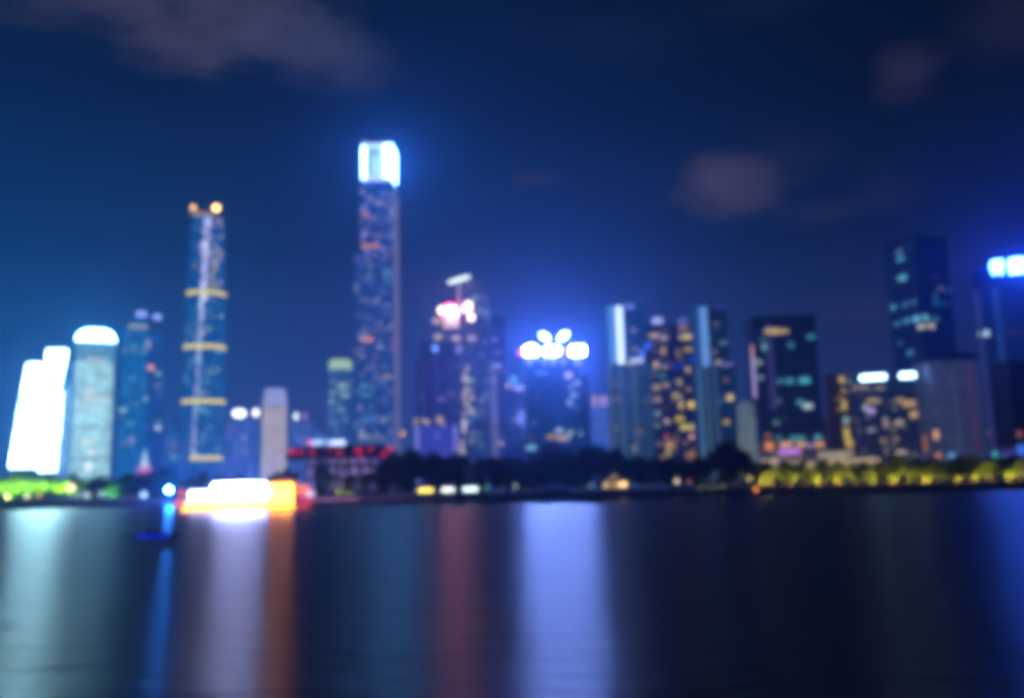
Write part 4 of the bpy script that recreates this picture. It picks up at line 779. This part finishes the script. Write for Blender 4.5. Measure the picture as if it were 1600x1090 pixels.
def uplight(o, col, W_, loc, label, aim=4, cone=130):
    f = thing('uplight', label, 'uplight', o.location+Vector(loc), 0, 'uplights under the riverside trees')
    bm = NB(); cyl(bm, (0, 0, 0), (0, 0, .25), .3, .36, 10); obj('housing', bm, DARKM, f)
    bm = NB(); cyl(bm, (0, 0, .255), (0, 0, .3), .3, .3, 10); obj('lens', bm, emis(col, 1.4), f)
    lt = bpy.data.lights.new('uplight_bulb', 'SPOT'); lt.energy = W_; lt.color = col; lt.shadow_soft_size = .3; lt.spot_size = R(cone); lt.spot_blend = .6
    lo = bpy.data.objects.new('uplight_bulb', lt); COL.objects.link(lo); lo.parent = f; lo.location = (0, 0, .45)
    d = Vector((-loc[0], -loc[1], aim)).normalized(); lo.rotation_euler = d.to_track_quat('-Z', 'Y').to_euler()
# left: bright green lit trees
gl = [(-8, 11), (10, 12.2), (30, 12.5), (50, 12), (68, 11.2), (86, 11), (101, 10), (116, 11.5)]
for i, (px, h) in enumerate(gl):
    q = bank_at(px, 14+3*(i % 2)); o = tree('small', i, q, h*1.6, f'bright green uplit tree, {ORD[i]} from the left end of the lit row', 'green lit riverside trees', i*1.3)
    uplight(o, C(190, 255, 80), 280000, (0, -12, 0), f'small ground spotlight below the {ORD[i]} bright green tree from the left', 15, 64)
q = bank_at(176, 8); o = tree('small', 2, q, 12, 'small green lit tree alone right of the hotel tower', 'green lit riverside trees', .4); uplight(o, C(130, 255, 110), 40000, (0, -5, 0), 'ground spotlight under the lone small green tree', 6, 95)
# left dark trees up to the ship
for i, (px, h, off) in enumerate([(128, 11, 22), (146, 9.5, 14), (160, 11, 20), (192, 11.5, 14), (205, 13, 24), (236, 13, 18), (250, 14.5, 24), (270, 12, 16), (292, 11, 24), (318, 12, 20), (345, 11, 22), (372, 11, 20), (400, 11, 24)]):
    tree('big', i+1, bank_at(px, off), h*hf(px), f'unlit dark blue-green tree, {ORD[i]} from the left among those between hotel and ship', 'dark trees left of the ship', i*2.1)
# trees before the grandstand
for i, (px, h, off) in enumerate([(428, 12, 26), (452, 15, 22), (500, 17, 20), (508, 12, 14), (548, 11, 12), (572, 13, 16)]):
    o = tree('big', i, bank_at(px, off), h*hf(px), f'olive dim tree before the grandstand, {ORD[i]} from the left', 'trees before the grandstand', i*1.7)
for i, px in enumerate((528, 546)):
    o = tree('small', i+2, bank_at(px, 6), 5.5, ('low yellow-lit tree left of its twin before the grandstand', 'low yellow-lit tree right of its twin before the grandstand')[i], 'yellow-lit trees before the grandstand', i)
    uplight(o, C(255, 240, 90), 9000, (0, -2.6, 0), 'ground spotlight under the '+('left' if i == 0 else 'right')+' yellow-lit tree before the grandstand')
# middle: big dark trees
mid = [(590, 14, 20), (604, 17, 24), (622, 23, 26), (642, 24, 24), (662, 24.5, 30), (684, 23, 24), (706, 22.5, 28), (726, 21, 22), (748, 22, 30), (770, 21, 24), (792, 21, 28), (812, 20, 22), (834, 21, 30), (850, 23, 20), (868, 24, 34), (886, 25, 22), (905, 25, 30), (924, 29, 24), (944, 28.5, 30), (962, 26, 24), (984, 24, 28), (1006, 22, 24), (1028, 21.5, 28), (1050, 21, 24), (1072, 21, 28)]
for i, (px, h, off) in enumerate(mid):
    tree('big', i*3+1, bank_at(px, off), h*hf(px), f'tall unlit dark tree, {ORD[i]} from the left of the black grove in the middle', 'dark grove of tall trees', i*1.9)
for i, (px, h, off) in enumerate([(1094, 21, 22), (1112, 27, 26), (1132, 31, 22), (1150, 27, 28), (1168, 22, 24), (1182, 18, 30)]):
    tree('big', i*3+2, bank_at(px, off), h*hf(px), f'unlit dark tree, {ORD[i]} from the left of the peaked clump under the pale slab', 'dark clump under the pale slab', i*2.3)
for i, px in enumerate(range(600, 1180, 38)):
    tree('small', i, bank_at(px, 12), 7.5+2*(i % 3), f'low dark tree, {ORD[i]} from the left in front of the tall black grove', 'low trees before the dark grove', i*1.1)
# right: yellow lit row
xs_ = [1192, 1206, 1229, 1237, 1262, 1278, 1287, 1310, 1335, 1342, 1362, 1388, 1396, 1420, 1444, 1452, 1474, 1496, 1506, 1524, 1548, 1577, 1596]
for i, px in enumerate(xs_):
    h = 14.5+2.2*math.sin(i*1.9)+ (4 if px > 1400 else 0)+(3 if px > 1480 else 0); q = bank_at(px, 10+4*(i % 3))
    o = tree('small', i+i//4, q, h*hf(px), f'yellow-green uplit tree, {ORD[i]} from the left of the long row right of the grove', 'yellow lit riverside trees', i*1.7)
    uplight(o, C(255, 214, 92), (30000, 10000, 2000, 20000, 1200, 34000, 7000)[i % 7], (0, -4.5, 0), f'ground spotlight below the {ORD[i]} yellow tree from the left of the right-hand row')
for i, px in enumerate(range(1196, 1600, 30)):
    tree('big', i, bank_at(px, 32), (17.5+3*(px > 1400)+2*(i % 2))*hf(px), f'dark tree behind the yellow lit row, {ORD[i]} from its left end', 'dark trees behind the yellow row', i*2)

# ------------------------------------------------------------------ cruise ship
Ys = 400
def sx(px): return (px-382)*Ys/FPX/.985
ship = thing('cruise_ship', 'brightly lit white and gold river cruise ship moored by the far bank', 'cruise ship', (P(382, 790, Ys).x, Ys+3, 0), R(3)); ship.scale = (1, 1.3, 1.3)
bm = NB(); L0, L1 = sx(276), sx(487)
sec = [(L0, .3, 2.6), (L0+4, 2.2, 2.2), (L0+9, 3.6, 1.9), (L1-8, 3.6, 1.9), (L1-2, 3.0, 2.1), (L1, 2.4, 2.3)]
lay = []
for x, hw, top_ in sec: lay.append([bm.verts.new(v_) for v_ in ((x, -hw*.75, -.6), (x, -hw, top_), (x, hw, top_), (x, hw*.75, -.6))])
for a_, b_ in zip(lay, lay[1:]):
    for j in range(4): bm.faces.new((a_[j], a_[(j+1) % 4], b_[(j+1) % 4], b_[j]))
bm.faces.new(lay[0]); bm.faces.new(list(reversed(lay[-1]))); bmesh.ops.recalc_face_normals(bm, faces=bm.faces)
obj('hull', bm, plain('ship_hull', (.7, .55, .3), .4), ship)
def sbox(name, px0, px1, z0, z1, y0, y1, mat, bev=.1, par=None):
    bm = NB(); box(bm, ((sx(px0)+sx(px1))/2, (y0+y1)/2, (z0+z1)/2), (sx(px1)-sx(px0), y1-y0, z1-z0), bev=bev); return obj(name, bm, mat, par or ship)
LD = sbox('lower_deck', 288, 470, 2.0, 4.6, -3.2, 3.2, WHITEP); UD = sbox('upper_deck', 296, 462, 5.0, 7.6, -3.0, 3.0, WHITEP)
sbox('deck_floor', 284, 474, 4.62, 4.98, -3.7, 3.7, WHITEP); sbox('sun_deck', 300, 458, 7.62, 7.95, -3.6, 3.6, WHITEP)
TC = sbox('top_cabin', 330, 414, 8.0, 9.9, -2.4, 2.4, WHITEP); sbox('top_roof', 322, 420, 9.92, 10.2, -3.1, 3.1, WHITEP)
for px0, px1, z0, z1, c_, L in [(300, 416, 5.3, 7.3, (.5, .53, 1), 95), (334, 412, 8.2, 9.7, (.42, .48, 1), 260), (292, 416, 2.5, 4.2, C(255, 205, 150), 3)]:
    n = int((px1-px0)/9)
    for i in range(n):
        a_ = px0+(px1-px0)*i/n; g = .22+.78*math.exp(-((a_-368)/34)**2); sbox('window', a_+.6, a_+(px1-px0)/n-.6, z0, z1, -3.32 if z0 < 8 else -2.52, -3.0 if z0 < 5 else (-2.9 if z0 < 8 else -2.3), emis(c_, round(L*g if z0 > 5 else L, 2)), .05, LD if z0 < 5 else UD if z0 < 8 else TC)
for px0, px1, c_, L in [(289, 416, C(255, 190, 90), 5.0), (418, 458, C(255, 170, 50), 6), (459, 480, C(255, 80, 110), .9)]: sbox('hull_light_strip', px0, px1, .7, 1.5, -3.75, -3.5, emis(c_, L), .04)
SH = sbox('stern_house', 418, 458, 2.1, 9.2, -3.45, 3.45, plain('gold_ship_wall', (.7, .5, .15)))
for px in (420, 427, 434, 441, 448):
    for z0, L in ((2.4, 2.2), (5.2, 2.8), (7.4, 1.6)): sbox('gold_window', px, px+5.6, z0, z0+1.7, -3.62, -3.4, emis(C(255, 150, 35), L*16), .05, SH)
obj('stern_roof', prism_bm(rrect(sx(460)-sx(416), 7.6), [(9.2, 1), (9.5, 1.02), (10.8, .4)]), emis(C(255, 150, 70), .6), ship).location.x = sx(438)
for px0, px1, z0, z1, c_, L in [(460, 478, 5.4, 8.6, C(255, 120, 80), 1.4), (460, 484, 2.2, 4.4, C(230, 60, 100), .9), (474, 486, 4.6, 6.6, C(235, 205, 245), 1.2), (284, 292, 6.2, 8.0, C(255, 90, 70), 1.2), (279, 289, 2.2, 4.6, C(255, 90, 60), 1.4), (317, 322, 2.6, 4.0, C(230, 110, 30), 1.0)]: sbox('lantern', px0, px1, z0, z1, -3.3 if px0 != 317 else -3.5, -2.2, emis(c_, L), .3)
bm = NB(); cyl(bm, (sx(372), 0, 10.2), (sx(372), 0, 13), .12, .06, 6); cyl(bm, (sx(300), 0, 7.9), (sx(300), 0, 10.5), .1, .06, 6); obj('mast', bm, STEEL, ship)

# small boat with blue strip, and channel buoy
Yb = 223
bt = thing('motor_boat', 'low dark motor boat with a vivid blue light strip on open water', 'boat', (P(236, 836, Yb).x, Yb, 0), R(-8))
hl = 7.0; bm = NB(); lay = []
for x, hw, tp in [(-hl, .9, 1.0), (-hl*.3, 1.3, .9), (hl*.5, 1.2, 1.0), (hl*.85, .7, 1.2), (hl, .1, 1.4)]: lay.append([bm.verts.new(v_) for v_ in ((x, -hw*.6, -.3), (x, -hw, tp), (x, hw, tp), (x, hw*.6, -.3))])
for a_, b_ in zip(lay, lay[1:]):
    for j in range(4): bm.faces.new((a_[j], a_[(j+1) % 4], b_[(j+1) % 4], b_[j]))
bm.faces.new(lay[0]); bm.faces.new(list(reversed(lay[-1]))); bmesh.ops.recalc_face_normals(bm, faces=bm.faces); obj('hull', bm, plain('boat_hull', (.03, .04, .08), .4), bt)
bm = NB(); box(bm, (1, 0, 1.4), (3.6, 1.7, 1.0), bev=.15); obj('cabin', bm, plain('boat_cabin', (.06, .08, .14), .4), bt)
bm = NB(); box(bm, (1, 0, 1.96), (4.2, 2.0, .1)); obj('roof', bm, DARKM, bt)
bm = NB(); box(bm, (1, -1.34, .55), (hl*1.3, .1, .22)); obj('glow_strip', bm, emis(C(10, 30, 255), 2.0), bt)
bm = NB(); box(bm, (-hl*.8, -1.14, .5), (2.6, .1, .16)); obj('green_light', bm, emis(C(0, 150, 110), .7), bt)
Yb = 412
by = thing('channel_buoy', 'channel buoy with orange lamp floating before the dark bank', 'buoy', (P(1182, 775, Yb).x, Yb, 0))
bm = NB(); cyl(bm, (0, 0, -.6), (0, 0, .9), 1.3, 1.3, 14); obj('float', bm, plain('buoy_red', (.5, .08, .03)), by)
bm = NB()
for a in range(3): cyl(bm, (.9*math.cos(a*2.09), .9*math.sin(a*2.09), .9), (.25*math.cos(a*2.09), .25*math.sin(a*2.09), 2.8), .08, .08, 6)
obj('frame', bm, plain('buoy_frame', (.5, .1, .04)), by)
bm = NB(); cyl(bm, (0, 0, 2.8), (0, 0, 3.1), .5, .5, 10); obj('lamp_base', bm, DARKM, by)
bm = NB(); sph(bm, (0, 0, 3.9), (.8, .8, .9), 7); obj('lamp', bm, emis(C(255, 150, 30), 2.6), by)

# ------------------------------------------------------------------ night haze over the river and city
bm = NB(); box(bm, (0, 1800, 280), (5000, 4300, 584)); hz, t = new_mat('haze_air')
vol = t.n('ShaderNodeVolumePrincipled'); vol.inputs['Color'].default_value = (*C(130, 175, 255), 1); vol.inputs['Density'].default_value = .00021; vol.inputs['Anisotropy'].default_value = .85
t.put(t.n('ShaderNodeOutputMaterial').inputs['Volume'], vol.outputs[0])
hzo = obj('haze', bm, hz); hzo['kind'] = 'stuff'
